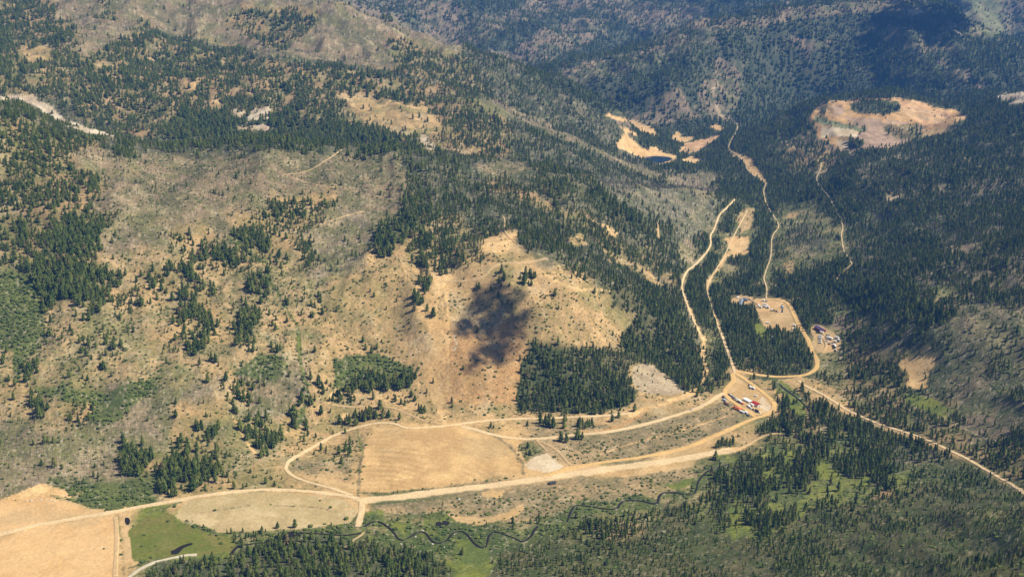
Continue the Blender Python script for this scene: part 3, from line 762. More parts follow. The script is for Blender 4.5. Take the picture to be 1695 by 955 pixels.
def crown_mesh(r, tiers=8, spikes=7, rad=.17, base=.10, bulge=1.0, name='crown'):
    vs, fs = [], []
    for t in range(tiers):
        q = t / (tiers - 1)
        zt = base + (1 - base) * (q + 1.25 / tiers); zt = min(zt, 1.0)
        zb = base + (1 - base) * (q * .93)
        R = rad * ((1 - q) ** (.75 * bulge) + .05) * r.uniform(.82, 1.15)
        if t == 0: R *= .8
        a0 = r.uniform(0, 6.28); o = len(vs)
        vs.append((r.uniform(-.01, .01), r.uniform(-.01, .01), zt))
        for k in range(spikes * 2):
            a = a0 + math.pi * k / spikes + r.uniform(-.15, .15)
            rr_ = R * (r.uniform(.85, 1.25) if k % 2 == 0 else r.uniform(.42, .62))
            zz = zb + (0 if k % 2 == 0 else .03) + r.uniform(-.018, .018)
            vs.append((rr_ * math.cos(a), rr_ * math.sin(a), zz))
        for k in range(spikes * 2):
            fs.append((o, o + 1 + k, o + 1 + (k + 1) % (spikes * 2)))
    return mesh_py(name, vs, fs, M_needle)
def cone_part(vs, fs, p0, p1, r0, r1, k=5):
    a = Vector(p0); b = Vector(p1); d = (b - a).normalized()
    s = d.orthogonal().normalized(); t = d.cross(s); o = len(vs)
    for (c, rr_) in ((a, r0), (b, r1)):
        for i in range(k):
            an = 6.2832 * i / k
            vs.append(tuple(c + (s * math.cos(an) + t * math.sin(an)) * rr_))
    for i in range(k):
        fs.append((o + i, o + (i + 1) % k, o + k + (i + 1) % k, o + k + i))
def trunk_mesh(r, name='trunk', rad=.016):
    vs, fs = [], []
    cone_part(vs, fs, (0, 0, -.06), (0, 0, .55), rad, rad * .6)
    cone_part(vs, fs, (0, 0, .55), (r.uniform(-.01, .01), 0, .96), rad * .6, rad * .1)
    return mesh_py(name, vs, fs, M_bark)
def snag_limbs(r):
    vs, fs = [], []
    for k in range(16):
        z = .25 + .7 * k / 16 + r.uniform(-.02, .02); a = r.uniform(0, 6.28); L = (.115 * (1.15 - z)) * r.uniform(.5, 1.3)
        if k: fs.append((len(vs) - 6, len(vs) - 5, len(vs) + 1, len(vs)))
        cone_part(vs, fs, (0, 0, z), (L * math.cos(a), L * math.sin(a), z + r.uniform(-.05, .02)), .006, .002, 3)
    return mesh_py('limbs', vs, fs, M_dead)
def snag_trunk(r):
    vs, fs = [], []
    dx, dy = r.uniform(-.03, .03), r.uniform(-.03, .03)
    cone_part(vs, fs, (0, 0, -.06), (dx * .5, dy * .5, .5), .019, .013, 5)
    cone_part(vs, fs, (dx * .5, dy * .5, .5), (dx, dy, 1.0), .013, .004, 5)
    return mesh_py('trunk', vs, fs, M_dead)
def shrub_mesh(r, name='foliage'):
    bm = bmesh.new(); 
    for k in range(4):
        an = 6.28 * k / 4 + r.uniform(-.4, .4); q = r.uniform(.15, .42)
        mtx = Matrix.Translation((q * math.cos(an), q * math.sin(an), r.uniform(.15, .35))) @ Matrix.Diagonal((r.uniform(.3, .5), r.uniform(.3, .5), r.uniform(.3, .5), 1))
        res = bmesh.ops.create_icosphere(bm, subdivisions=1, radius=1, matrix=mtx)
        for v in res['verts']:
            v.co += Vector((r.uniform(-.07, .07), r.uniform(-.07, .07), r.uniform(-.07, .07)))
    me = bpy.data.meshes.new(name); bm.to_mesh(me); bm.free(); me.materials.append(M_leaf); return me

# visibility of a spot from the camera (running horizon along each direction)
TT = (CAMZ - GZ) / GY
RM = np.minimum.accumulate(TT, axis=0)
def seen(x, y, z, top, tol):
    rm = bil(RM, YS, US, y * .997, x / y)
    return (CAMZ - z - top) / y < rm + tol

bands = [(860, 2700, 5.6), (2700, 3600, 6.8), (3600, 4800, 8.5), (4800, 7800, 12.5)]
cx_, cy_ = [], []
cw = []
for y0, y1, s in bands:
    xs = np.arange(-.475 * y1, .475 * y1, s); yy = np.arange(y0, y1, s)
    a, b_ = np.meshgrid(xs, yy); a = a.ravel() + rng.uniform(-.5, .5, a.size) * s * 1.1; b_ = b_.ravel() + rng.uniform(-.5, .5, b_.size) * s * 1.1
    k = np.abs(a) < .474 * b_
    cx_.append(a[k]); cy_.append(b_[k]); cw.append(np.full(k.sum(), s / 5.6))
tx, ty, tw = np.concatenate(cx_), np.concatenate(cy_), np.concatenate(cw)
tz = height(tx, ty)
k = seen(tx, ty, tz, 14, .006)
tx, ty, tz, tw = tx[k], ty[k], tz[k], tw[k]
tf, tpx, tpy = cover(tx, ty, tz, 4.0)

# roads, water and yards stay clear of trees
ROADS = """
road;9.5;-60 895 0 884 60 869 106 861 150 853 212 843 301 826 360 817 425 810 478 811 531 815 584 822 598 829
road;19;598 829 650 824 698 818 750 811 800 805 850 799 930 788 1000 777 1080 767 1150 756 1212 744
road;9;897 791 939 775 992 766 1063 757 1116 746 1148 737 1201 713 1247 693 1272 686 1284 674 1279 663 1254 642 1237 631 1217 617
road;8;1217 617 1212 620 1214 627 1212 634 1203 641 1198 649 1202 656 1215 667 1236 680 1250 690
road;9;1198 651 1188 656 1170 669 1144 680 1110 690 1081 699 1040 709 1000 716 960 719 925 723 886 727 850 726 820 721 790 712 765 706
road;6;1045 684 1010 688 960 690 900 693 851 693 798 697 748 704 702 708 670 709 653 700 621 700 585 709 550 721 513 743 478 762 473 772 474 780 495 794 549 808 584 820
road;6;1217 617 1207 590 1197 560 1190 545
road;3.5;1190 545 1180 515 1168 476 1180 455 1198 427 1212 395 1226 370 1237 349
road;5.5;1217 330 1202 346 1190 356 1182 381 1175 391 1178 405 1166 423 1150 440 1137 448 1129 466 1129 480 1134 494 1140 512 1150 535 1160 556
road;9;1219 615 1229 616 1250 620 1272 623 1295 624 1314 623 1330 622 1343 617 1352 609 1353 600 1350 590 1346 584 1343 579 1340 572 1339 565 1330 550 1321 536 1314 520 1307 505 1300 500 1293 498 1280 496 1265 496 1247 498
road;4;1268 494 1270 476 1263 462 1269 445 1275 430 1277 413 1277 391 1290 377 1287 368 1279 356 1268 338 1263 317 1268 304
road;4.5;1268 304 1255 296 1237 283 1232 268 1218 256 1205 248 1208 235 1219 219 1221 209
road;3.5;1410 437 1403 425 1396 416 1394 400 1392 388 1396 377 1391 362 1385 352 1378 338 1371 324 1357 310 1350 297 1357 283 1360 269
road;5.5;1322 631 1335 640 1360 652 1385 668 1406 681 1449 700 1484 711 1520 722 1548 734 1575 747 1601 759 1644 785 1693 812 1760 850
track;4;1325 492 1316 495 1307 499
track;5;904 428 880 434 858 436 826 436 812 446 798 462 770 466 735 466
track;4;833 358 836 366 834 377 836 386 844 395 856 404 868 413
track;4;550 670 585 674 621 672 645 674 667 681 691 693 710 698 735 702
track;5;886 727 905 735 921 744 934 758 943 770
track;4;886 727 897 738 907 748
road;9;598 829 599 840 596 858 592 872
track;3.5;603 881 594 888 585 893 571 907
road;6;205 965 216 953 230 943 248 933 265 928 283 924 305 919 326 918
track;5;1196 748 1212 746 1226 742 1243 733 1262 722 1285 716 1300 722
track;6;191 855 193 880 193 900 191 930 190 955
track;3;566 248 540 266 513 283 490 288 467 290
track;3;480 294 513 304 535 309 556 311
track;3;604 350 590 353 570 358 545 367
track;5;1345 585 1352 584 1362 582 1368 572 1364 562 1358 553
track;4;1240 494 1255 505 1275 512 1290 505 1296 498
track;4;1088 370 1090 380 1089 392
track;4;1410 437 1398 448 1388 456 1382 468
"""
STREAM = """
stream;3.7;603 871 612 866 621 863 630 864 638 869 646 875 653 883 659 892 667 895 680 888 692 880 700 880 706 883 711 890 716 897 726 899 736 897 744 889 748 883 757 880 766 879 774 885 780 893 788 902 798 907 804 905 807 898 808 888 813 882 823 880 836 885 851 890 862 896 869 896 876 890 881 885 884 877 890 871
stream;3.2;939 863 943 850 949 838 957 836 975 838 992 841 1010 843 1022 842 1026 834 1031 829 1046 828 1063 829 1078 833 1088 834 1090 826 1092 818 1103 815 1116 815 1132 818 1148 819 1153 810 1155 798 1163 786 1176 777 1192 772 1208 769
stream;3.6;598 882 582 885 566 886 540 884 515 882 500 882
stream;3.4;433 898 425 899 410 901 396 902 388 909 382 918
stream;3;1290 636 1300 645 1315 655 1330 668 1340 680
"""
def parse3(txt):
    out = []
    for ln in txt.strip().split('\n'):
        k_, w, c = ln.split(';'); out.append((k_, float(w), np.array(c.split(), float).reshape(-1, 2)))
    return out
def smooth_line(p, it=2):
    for _ in range(it):
        q = [p[0]]
        for i in range(len(p) - 1):
            q += [p[i] * .75 + p[i + 1] * .25, p[i] * .25 + p[i + 1] * .75]
        q.append(p[-1]); p = np.array(q)
    return p
LINES = []
for k_, w, p in parse3(ROADS) + parse3(STREAM):
    sp = smooth_line(p, 2)
    g = cast(sp[:, 0], sp[:, 1])[:, :2]
    # drop spots that jumped behind a crest, then resample
    keep = [0]
    for i in range(1, len(g)):
        if np.hypot(*(g[i] - g[keep[-1]])) < 260: keep.append(i)
    g = g[keep]
    d = np.concatenate([[0], np.cumsum(np.hypot(*(g[1:] - g[:-1]).T))])
    st = 2.5 * g[:, 1].mean() / 1800
    nn = max(int(d[-1] / st), 3); q = np.linspace(0, d[-1], nn)
    g = np.stack([np.interp(q, d, g[:, 0]), np.interp(q, d, g[:, 1])], 1)
    LINES.append((k_, w * (1.0 if g[:, 1].mean() < 2300 else .82), g))
clear = np.full(len(tx), False)
for k_, w, g in LINES:
    lo = g.min(0) - 30; hi = g.max(0) + 30
    b = np.nonzero((tx > lo[0]) & (tx < hi[0]) & (ty > lo[1]) & (ty < hi[1]))[0]
    if len(b): 
        gg = g[::3] if len(g) > 6 else g
        clear[b] |= seg_dist(gg, tx[b], ty[b]) < w * .55 + (3 if k_ == 'stream' else 1.5)
        for oy_, pr_ in ((9, .9), (18, .75), (27, .5)):
            if k_ == 'path': continue
            near_ = seg_dist(gg, tx[b], ty[b] + oy_) < w * .5 + 2
            clear[b] |= near_ & (rng.random(len(b)) < (pr_ if k_ == 'road' else pr_ * .75))
lkd = inpoly(cen + (lkxy - cen) * 1.15, tx, ty)
clear |= lkd
# bare ground just behind a stand stays in sight: the stand thins out towards it
for oy_ in (12.0, 26.0, 45.0):
    f2_, _, _ = cover(tx, ty + oy_, height(tx, ty + oy_))
    thin = (f2_[:, 6] < .12) & (tf[:, 6] > .3) & (ty > (0 if oy_ < 20 else (2300 if oy_ < 40 else 3600)))
    clear |= thin & (rng.random(len(tx)) < (.55 if oy_ < 20 else .8))
YARDS = [np.array([1198,655,1250,690,1282,680,1279,663,1240,634,1215,660,1203,648.]).reshape(-1,2), np.array([1208,488,1300,492,1312,520,1325,545,1300,548,1262,542,1247,508,1210,506.]).reshape(-1,2), np.array([1340,535,1372,538,1393,558,1393,582,1362,586,1343,576.]).reshape(-1,2)]
for yd in YARDS: clear |= inpoly(yd, tpx, tpy)

cl = .5 + 1.1 * fbm(tx, ty, 38, 3, 41) + .7 * fbm(tx, ty, 15, 2, 42)
live = tf[:, 6]; R1 = rng.random(len(tx)); R2 = rng.random(len(tx)); R3 = rng.random(len(tx))
plive = np.clip(live * (.25 + 1.5 * np.clip(cl, 0, 1)) * 1.1, 0, 1) * np.where(live > .8, 1, .8)
dr = sm(.50, .68, .5 + 1.0 * fbm(tx, ty, 62, 3, 46) + .25 * fbm(tx, ty, 20, 2, 47))
plive = np.where((live < .6) & (ty < 3000), np.clip(live * (.22 + 2.7 * dr), 0, .9), plive)
plive = np.where(tf[:, 9] < .5, np.clip(live * (.15 + 1.5 * sm(.35, .65, .5 + .9 * fbm(tx, ty, 45, 4, 48))), 0, .95), plive)
plive = np.where(live > .85, np.maximum(plive, .52), plive)
is_live = (R1 < plive) & ~clear
is_snag = ~is_live & (R2 < tf[:, 7] * .7) & ~clear & (ty < 4800)
is_shrub = ~is_live & ~is_snag & (R3 < tf[:, 8] ** 1.5 * 1.1 * np.clip(.2 + 1.1 * fbm(tx, ty, 45, 3, 43) + .5, .1, 1)) & ~clear & (ty < 2950)

open_ = live < .35
clus = sm(.8, .845, live) * (1 - sm(.845, .86, live)) > .5
H = np.where(open_, rng.uniform(6, 17, len(tx)), np.where(clus, rng.uniform(11, 19, len(tx)), rng.uniform(9, 16.5, len(tx)))) * (tw ** .45)
H = np.where(open_ & (rng.random(len(tx)) < .45), H * .5, H) * np.clip(tf[:, 9] + rng.normal(0, .06, len(tx)), .25, 1.2)
H *= np.where(rng.random(len(tx)) < .28, .55, 1.0) * (1 + .45 * fbm(tx, ty, 70, 3, 49))
WID = np.where(open_ | clus | (tpx < 700) | (tf[:, 9] < .6), rng.uniform(1.5, 2.3, len(tx)), rng.uniform(1.1, 1.75, len(tx))) * tw ** .35

def scatter(name, idx, hh, ww, variants, label, cat):
    n_ = len(idx)
    me = bpy.data.meshes.new(name)
    me.vertices.add(n_)
    me.vertices.foreach_set('co', np.stack([tx[idx], ty[idx], tz[idx]], 1).astype(np.float32).ravel())
    a = me.attributes.new('size', 'FLOAT_VECTOR', 'POINT'); a.data.foreach_set('vector', np.stack([hh * ww, hh * ww, hh], 1).astype(np.float32).ravel())
    a = me.attributes.new('turn', 'FLOAT_VECTOR', 'POINT')
    a.data.foreach_set('vector', np.stack([rng.normal(0, .03, n_), rng.normal(0, .03, n_), rng.uniform(0, 6.28, n_)], 1).astype(np.float32).ravel())
    a = me.attributes.new('pick', 'INT', 'POINT'); a.data.foreach_set('value', rng.integers(0, len(variants), n_).astype(np.int32))
    o = link(name, me); tag(o, label, cat, kind='stuff')
    ng = bpy.data.node_groups.new(name, 'GeometryNodeTree')
    ng.interface.new_socket('Geometry', in_out='INPUT', socket_type='NodeSocketGeometry')
    ng.interface.new_socket('Geometry', in_out='OUTPUT', socket_type='NodeSocketGeometry')
    N = ng.nodes; L = ng.links
    gi = N.new('NodeGroupInput'); go = N.new('NodeGroupOutput')
    jn = N.new('GeometryNodeJoinGeometry')
    for parts in reversed(variants):
        j2 = N.new('GeometryNodeJoinGeometry')
        for ob in parts:
            oi = N.new('GeometryNodeObjectInfo'); oi.transform_space = 'ORIGINAL'; oi.inputs['Object'].default_value = ob
            L.new(oi.outputs['Geometry'], j2.inputs[0])
        g2 = N.new('GeometryNodeGeometryToInstance'); L.new(j2.outputs[0], g2.inputs[0]); L.new(g2.outputs[0], jn.inputs[0])
    ip = N.new('GeometryNodeInstanceOnPoints'); L.new(gi.outputs[0], ip.inputs['Points']); L.new(jn.outputs[0], ip.inputs['Instance'])
    ip.inputs['Pick Instance'].default_value = True
    for nm, ty_, sk in (('size', 'FLOAT_VECTOR', 'Scale'), ('turn', 'FLOAT_VECTOR', 'Rotation'), ('pick', 'INT', 'Instance Index')):
        na = N.new('GeometryNodeInputNamedAttribute'); na.data_type = ty_; na.inputs['Name'].default_value = nm
        L.new(na.outputs['Attribute'], ip.inputs[sk])
    L.new(ip.outputs[0], go.inputs[0])
    md = o.modifiers.new('scatter', 'NODES'); md.node_group = ng
    return o

def words(i, kind, h):
    """a label out of size, shade of ground and what lies next to it"""
    px, py = tpx[i], tpy[i]
    if py > 700:
        side = ('near the bottom left road', 'below the winding dark stream', 'in the bright green meadow strip', 'in the burnt grey-green woods', 'on the dark slope')[min(4, int(px // 340))]
        row = 'at the bottom edge' if py > 925 else ('just above the bottom edge' if py > 880 else 'near the valley floor')
    else:
        side, row = 'on the tan hillside', 'above the fields'
    size = 'tall' if h > 17 else ('mid-sized' if h > 13 else 'small')
    return '%s %s %s, %s' % (size, kind, side, row)

def individuals(idx, hh, ww, nvar, maker, rootname, kind, cat, group, zoff=0.0):
    """the ones that show largest: each a thing with its parts"""
    o_ = np.hypot(np.hypot(tx[idx], ty[idx]), CAMZ - tz[idx])
    ok = (tpx[idx] > 3) & (tpx[idx] < W0 - 3) & (tpy[idx] < H0 - 2) & (tpy[idx] > 5) & seen(tx[idx], ty[idx], tz[idx], hh * .7, 0)
    sc_ = np.where(ok, hh * np.sqrt(ww) / o_, 0)
    top = np.argsort(-sc_)[:300]
    variants = []; sel = set(top.tolist())
    for q, j in enumerate(top):
        i = idx[j]
        root = bpy.data.objects.new(rootname, None); sc.collection.objects.link(root)
        root.empty_display_size = 2
        root.location = (tx[i], ty[i], tz[i] + zoff); root.rotation_euler = (0, 0, random.uniform(0, 6.28))
        root.scale = (hh[j] * ww[j], hh[j] * ww[j], hh[j])
        tag(root, words(i, kind, hh[j]), cat, group)
        if q < nvar:
            ch = maker(random.Random(100 + q)); ch = [link(n_, m_, root) for n_, m_ in ch]; variants.append(ch)
        else:
            for src in variants[q % nvar]:
                c_ = src.copy(); sc.collection.objects.link(c_); c_.parent = root
    rest = np.array([j for j in range(len(idx)) if j not in sel])
    return variants, rest

# conifers
ci_ = np.nonzero(is_live)[0]
def mk_conifer(r):
    return [('crown', crown_mesh(r, tiers=r.choice([7, 8, 9]), rad=r.uniform(.15, .19), base=r.uniform(.04, .14), bulge=r.uniform(.8, 1.15))), ('trunk', trunk_mesh(r))]
var, rest = individuals(ci_, H[ci_], WID[ci_], 6, mk_conifer, 'conifer_tree', 'dark green conifer', 'tree', 'conifers standing nearest the bottom edge')
scatter('conifer_forest', ci_[rest], H[ci_][rest], WID[ci_][rest], var, 'dark green conifer forest spread over the valley and hillsides', 'forest')
# dead trees
si = np.nonzero(is_snag)[0]
Hs = rng.uniform(8, 15, len(si)) * tw[si] ** .5; Ws = np.full(len(si), 1.15) * tw[si] ** .6
var, rest = individuals(si, Hs, Ws, 5, lambda r: [('trunk', snag_trunk(r)), ('limbs', snag_limbs(r))], 'dead_tree', 'bare grey dead tree', 'dead tree', 'dead trees standing nearest the bottom edge')
scatter('dead_forest', si[rest], Hs[rest], Ws[rest], var, 'bare grey trunks of the burnt forest on the slopes', 'dead trees')
# shrubs
hi_ = np.nonzero(is_shrub)[0]
Hh = rng.uniform(1.3, 3.4, len(hi_)) * (1 + .35 * (tf[hi_, 8] > .8)); Wh = rng.uniform(.9, 1.5, len(hi_))
def mk_shrub(r):
    vs, fs = [], []
    for k in range(3):
        a = r.uniform(0, 6.28); cone_part(vs, fs, (0, 0, -.2), (.25 * math.cos(a), .25 * math.sin(a), .3), .05, .02, 4)
    return [('foliage', shrub_mesh(r)), ('stem', mesh_py('stem', vs, fs, M_bark))]
var, rest = individuals(hi_, Hh, Wh, 4, mk_shrub, 'shrub', 'rounded green shrub', 'shrub', 'shrubs growing nearest the bottom edge')
scatter('scrub', hi_[rest], Hh[rest], Wh[rest], var, 'low green brush dotted over the dry ground', 'brush')
print('TREES', len(ci_), 'SNAGS', len(si), 'SHRUBS', len(hi_))

# ------------------------------------------------------------------ roads and water laid on the ground
M_road = mat('road_dust', (.50, .355, .20), var=.14, vscale=.15)
M_road2 = mat('ochre_road_dust', (.50, .31, .13), var=.12, vscale=.15)
M_track = mat('track_dust', (.47, .32, .175), var=.18, vscale=.2)
M_pale = mat('pale_road', (.52, .46, .38), var=.12, vscale=.2)
M_water = mat('dark_water', (.018, .014, .009), rough=.35, spec=.15)
M_lake = mat('lake_water', (.012, .03, .06), rough=.08, spec=.5)
for n_, (k_, w, g) in enumerate(LINES):
    d = np.gradient(g, axis=0); d /= np.hypot(d[:, 0], d[:, 1])[:, None] + 1e-9
    nrm = np.stack([-d[:, 1], d[:, 0]], 1)
    NC = 11 if k_ == 'road' else 7
    V, Cc = [], []
    s = np.cumsum(np.r_[0, np.hypot(*(g[1:] - g[:-1]).T)])
    e1 = 1 + .34 * fbm(s, s * 0 + n_ * 31, 18, 4, n_); e2 = 1 + .34 * fbm(s, s * 0 + n_ * 47, 18, 4, n_ + 50)
    rc = {'road': (.60, .44, .25), 'track': (.55, .38, .20), 'stream': (.02, .015, .01)}[k_]
    if n_ in (2, 3, 9): rc = (.58, .37, .15)
    if n_ == 22: rc = (.50, .43, .32)
    rc = np.array(rc) * .93
    for c in range(NC):
        q = (c / (NC - 1) - .5) * w * (1.12 if k_ != 'stream' else 1 + .8 * fbm(s, s * 0 + n_ * 3.0, 45, 3, n_))
        off = nrm * (q * (e1 if c < NC // 2 else e2))[:, None]
        x = g[:, 0] + off[:, 0]; y = g[:, 1] + off[:, 1]
        lift = .35 + .0002 * g[:, 1] + n_ * .004
        if c in (0, NC - 1): lift = -.3
        zz = height(x, y)
        V.append(np.stack([x, y, zz + lift], 1))
        if k_ != 'stream':
            f_, _, _ = cover(x, y, zz); gc = blend(x, y, f_)[:, :3]
            e = abs(c / (NC - 1) - .5) * 2
            rut = .80 if abs(e - .30) < .08 else 1.0
            a = 1 - sm(.62, 1.0, e + .25 * fbm(s, s * 0 + c * 7.0, 9, 3, n_ + 9))
            a = a * (1 if k_ == 'road' else .8)
            nz_ = 1 + .12 * fbm(s, s * 0 + c * 3.0, 25, 3, n_)
            Cc.append(np.concatenate([gc * (1 - a)[:, None] + (rc * rut)[None] * (a * nz_)[:, None], np.full((len(x), 1), .45)], 1))
    V = np.stack(V, 1)
    if k_ == 'stream':
        V[:, :, 2] = np.minimum(V[:, :, 2], V[:, 2:5, 2].mean(1)[:, None] + .1)
        me_ = grid_mesh(k_, V[:, ::-1].reshape(-1, 3), len(g), NC, None, M_water)
    else:
        me_ = grid_mesh(k_, V[:, ::-1].reshape(-1, 3), len(g), NC, np.stack(Cc, 1)[:, ::-1].reshape(-1, 4), M_ground)
    tag(link(k_ if k_ != 'track' else 'path', me_), kind='structure')
def sheet(name, outline, m_, z=None, lift=.3, kind='structure'):
    c = cast(outline[:, 0], outline[:, 1]) if z is None else None
    if z is not None:
        yl = (CAMZ - z) / tan_dep(outline[:, 1]); xy = np.stack([u_of(outline[:, 0], outline[:, 1]) * yl, yl], 1); zz = np.full(len(xy), z)
    else:
        xy = c[:, :2]; zz = np.full(len(xy), float(c[:, 2].mean()) + lift)
    o = link(name, mesh_py(name, [(a, b_, c_) for (a, b_), c_ in zip(xy, zz)], [list(range(len(xy)))[::-1]], m_))
    if o.data.polygons[0].normal.z < 0: o.data.flip_normals()
    return tag(o, kind=kind)
sheet('lake', LAKE, M_lake, z=LAKEZ)
PONDS = ["283 912 292 908 300 903 318 898 320 901 306 905 300 911 294 917 284 917",
         "433 899 445 892 466 884 478 880 490 878 503 881 498 886 485 889 474 894 465 895 455 898 444 902 434 903",
         "207 857 212 856 216 861 214 869 209 868 207 863", "722 864 735 861 746 864 740 870 727 873 722 869"]
for t_ in PONDS:
    sheet('pond', smooth_line(np.array(t_.split(), float).reshape(-1, 2), 1), M_water, lift=.55)

# ------------------------------------------------------------------ clouds (above the frame) that cast the two shadows
M_cloud = mat('cloud_white', (.85, .86, .88), rough=1.0)
def cloud(spots, up, seed, name, label, puff):
    """spots: photo x, y, radius across in m, radius along in m"""
    r = np.random.default_rng(seed); bm = bmesh.new(); cs = []; g0 = None
    for (px, py, sx, sy) in spots:
        c = cast([px], [py])[0]
        if g0 is None: g0 = c[2] + up
        k_ = (g0 - c[2]) / SUNV.z
        cs.append((c[0] + SUNV.x * k_, c[1] + SUNV.y * k_, sx, sy))
    cs = np.array(cs)
    lo = (cs[:, :2] - cs[:, 2:] * 1.5).min(0); hi = (cs[:, :2] + cs[:, 2:] * 1.5).max(0)
    n_ = int((hi[0] - lo[0]) * (hi[1] - lo[1]) / puff ** 2 * 2.6)
    p = r.uniform(lo, hi, (n_, 2))
    d = np.min(np.hypot((p[:, None, 0] - cs[:, 0]) / cs[:, 2], (p[:, None, 1] - cs[:, 1]) / cs[:, 3]), axis=1)
    d = d + .26 * fbm(p[:, 0], p[:, 1], puff * 9, 4, seed)
    keep = r.random(n_) < 1 - sm(.3, 1.35, d)
    for (x, y), dd_ in zip(p[keep], d[keep]):
        s = puff * r.uniform(.45, 1.0) * (1.1 - .5 * min(dd_, 1.2))
        bmesh.ops.create_icosphere(bm, subdivisions=1, radius=1, matrix=Matrix.Translation((x, y, g0 + r.uniform(-.6, 1.4) * puff * (1.4 - dd_))) @ Matrix.Diagonal((s, s, s * .7, 1)))
    me = bpy.data.meshes.new(name); bm.to_mesh(me); bm.free(); me.materials.append(M_cloud)
    return tag(link(name, me), label, 'cloud')
cloud([(806, 498, 38, 44), (838, 506, 32, 38), (772, 540, 26, 36), (812, 535, 38, 54), (845, 545, 36, 56), (826, 580, 36, 44), (794, 590, 26, 38)], 950, 4, 'cloud', 'small ragged white cloud casting its shadow on the tan knoll', 5.5)
cloud([(1495, 32, 150, 130), (1545, 40, 190, 180), (1585, 30, 120, 140)], 1200, 5, 'cloud', 'large white cloud shading the far ridge', 30.0)

# ------------------------------------------------------------------ haze
hz = bpy.data.materials.new('haze_air'); hz.use_nodes = True
nt = hz.node_tree; nt.nodes.clear()
ou = nt.nodes.new('ShaderNodeOutputMaterial'); pv = nt.nodes.new('ShaderNodeVolumePrincipled')
pv.inputs['Color'].default_value = (.12, .36, 1.0, 1); pv.inputs['Density'].default_value = 3.5e-5; pv.inputs['Anisotropy'].default_value = 0.1
nt.links.new(pv.outputs[0], ou.inputs['Volume'])
bm = bmesh.new(); bmesh.ops.create_cube(bm, size=1, matrix=Matrix.Translation((0, 4800, 372)) @ Matrix.Diagonal((15500, 13000, 940, 1)))
me = bpy.data.meshes.new('haze'); bm.to_mesh(me); bm.free(); me.materials.append(hz)
tag(link('haze', me), kind='stuff')

# ------------------------------------------------------------------ buildings, vehicles and camp gear
_mc = {}
def paint(name, c, rough=.5, spec=.4):
    if name not in _mc: _mc[name] = mat(name, c, rough=rough, spec=spec, var=.10, vscale=1.3)
    return _mc[name]
COL = {'white': (.80, .80, .78), 'grey': (.30, .31, .32), 'dark': (.03, .035, .04), 'red': (.45, .03, .025), 'maroon': (.17, .035, .03), 'orange': (.62, .16, .045),
       'blue': (.06, .10, .22), 'paleblue': (.38, .55, .66), 'yellow': (.70, .42, .04), 'pink': (.62, .42, .36), 'cream': (.68, .60, .47), 'brown': (.16, .085, .05),
       'purple': (.085, .07, .16), 'roofgrey': (.20, .22, .25), 'glass': (.02, .03, .04), 'tyre': (.02, .02, .02), 'wood': (.24, .16, .10), 'tan': (.5, .38, .25)}
def P_(c): return paint(c + '_paint', COL[c], .35 if c == 'glass' else .55)
def boxes(name, bs, m_, parent=None, bev=0.0):
    """bs: (cx,cy,cz, sx,sy,sz[, taper top x, taper top y])"""
    bm = bmesh.new()
    for b_ in bs:
        cx, cy, cz, sx, sy, sz = b_[:6]; tx_, ty_ = (b_[6], b_[7]) if len(b_) > 6 else (1, 1)
        r = bmesh.ops.create_cube(bm, size=1, matrix=Matrix.Translation((cx, cy, cz)) @ Matrix.Diagonal((sx, sy, sz, 1)))
        for v in r['verts']:
            if v.co.z > cz: v.co.x = cx + (v.co.x - cx) * tx_; v.co.y = cy + (v.co.y - cy) * ty_
    if bev > 0: bmesh.ops.bevel(bm, geom=bm.edges[:], offset=bev, segments=1, affect='EDGES')
    me = bpy.data.meshes.new(name); bm.to_mesh(me); bm.free(); me.materials.append(m_)
    return link(name, me, parent)
def cyl(name, p0, p1, r, m_, parent, k=12):
    vs, fs = [], []; cone_part(vs, fs, p0, p1, r, r, k)
    fs.append(tuple(range(k))[::-1]); fs.append(tuple(range(k, 2 * k)))
    return link(name, mesh_py(name, vs, fs, m_), parent)
def place(name, a, b_, label, cat, group=None):
    g = cast([a[0], b_[0]], [a[1], b_[1]])
    p, q = Vector(g[0]), Vector(g[1]); mid = (p + q) / 2
    mid.z = float(height(np.array([mid.x]), np.array([mid.y]))[0])
    root = bpy.data.objects.new(name, None); sc.collection.objects.link(root)
    root.location = mid + Vector((0, 0, .15)); root.rotation_euler = (0, 0, math.atan2(q.y - p.y, q.x - p.x))
    if cat != 'building': root.scale = (1.15, 1.15, 1.15)
    tag(root, label, cat, group)
    return root, (q - p).length
def wheels(root, xs, w, r=.42):
    for x in xs:
        for s in (-1, 1): cyl('wheel', (x, s * (w / 2 - .28), r), (x, s * (w / 2 + .02), r), r, P_('tyre'), root, 10)
def pickup(a, b_, c, label, group=None, L=5.6, cat='pickup truck'):
    root, _ = place('pickup_truck', a, b_, label, cat, group)
    boxes('body', [(0, 0, .78, L, 1.95, .65), (L * .36, 0, 1.2, L * .24, 1.85, .25), (-L * .27, .9, 1.25, L * .42, .12, .35), (-L * .27, -.9, 1.25, L * .42, .12, .35), (-L * .485, 0, 1.25, .12, 1.8, .35)], P_(c), root, .05)
    boxes('cab', [(L * .08, 0, 1.55, L * .32, 1.8, .85, .78, .86)], P_(c), root, .05)
    boxes('windscreen', [(L * .205, 0, 1.56, .30, 1.55, .5, .5, .86)], P_('glass'), root)
    for s in (-1, 1): boxes('window', [(L * .08, s * .86, 1.58, L * .24, .12, .42, .85, 1)], P_('glass'), root)
    wheels(root, (-L * .31, L * .32), 1.95)
    return root
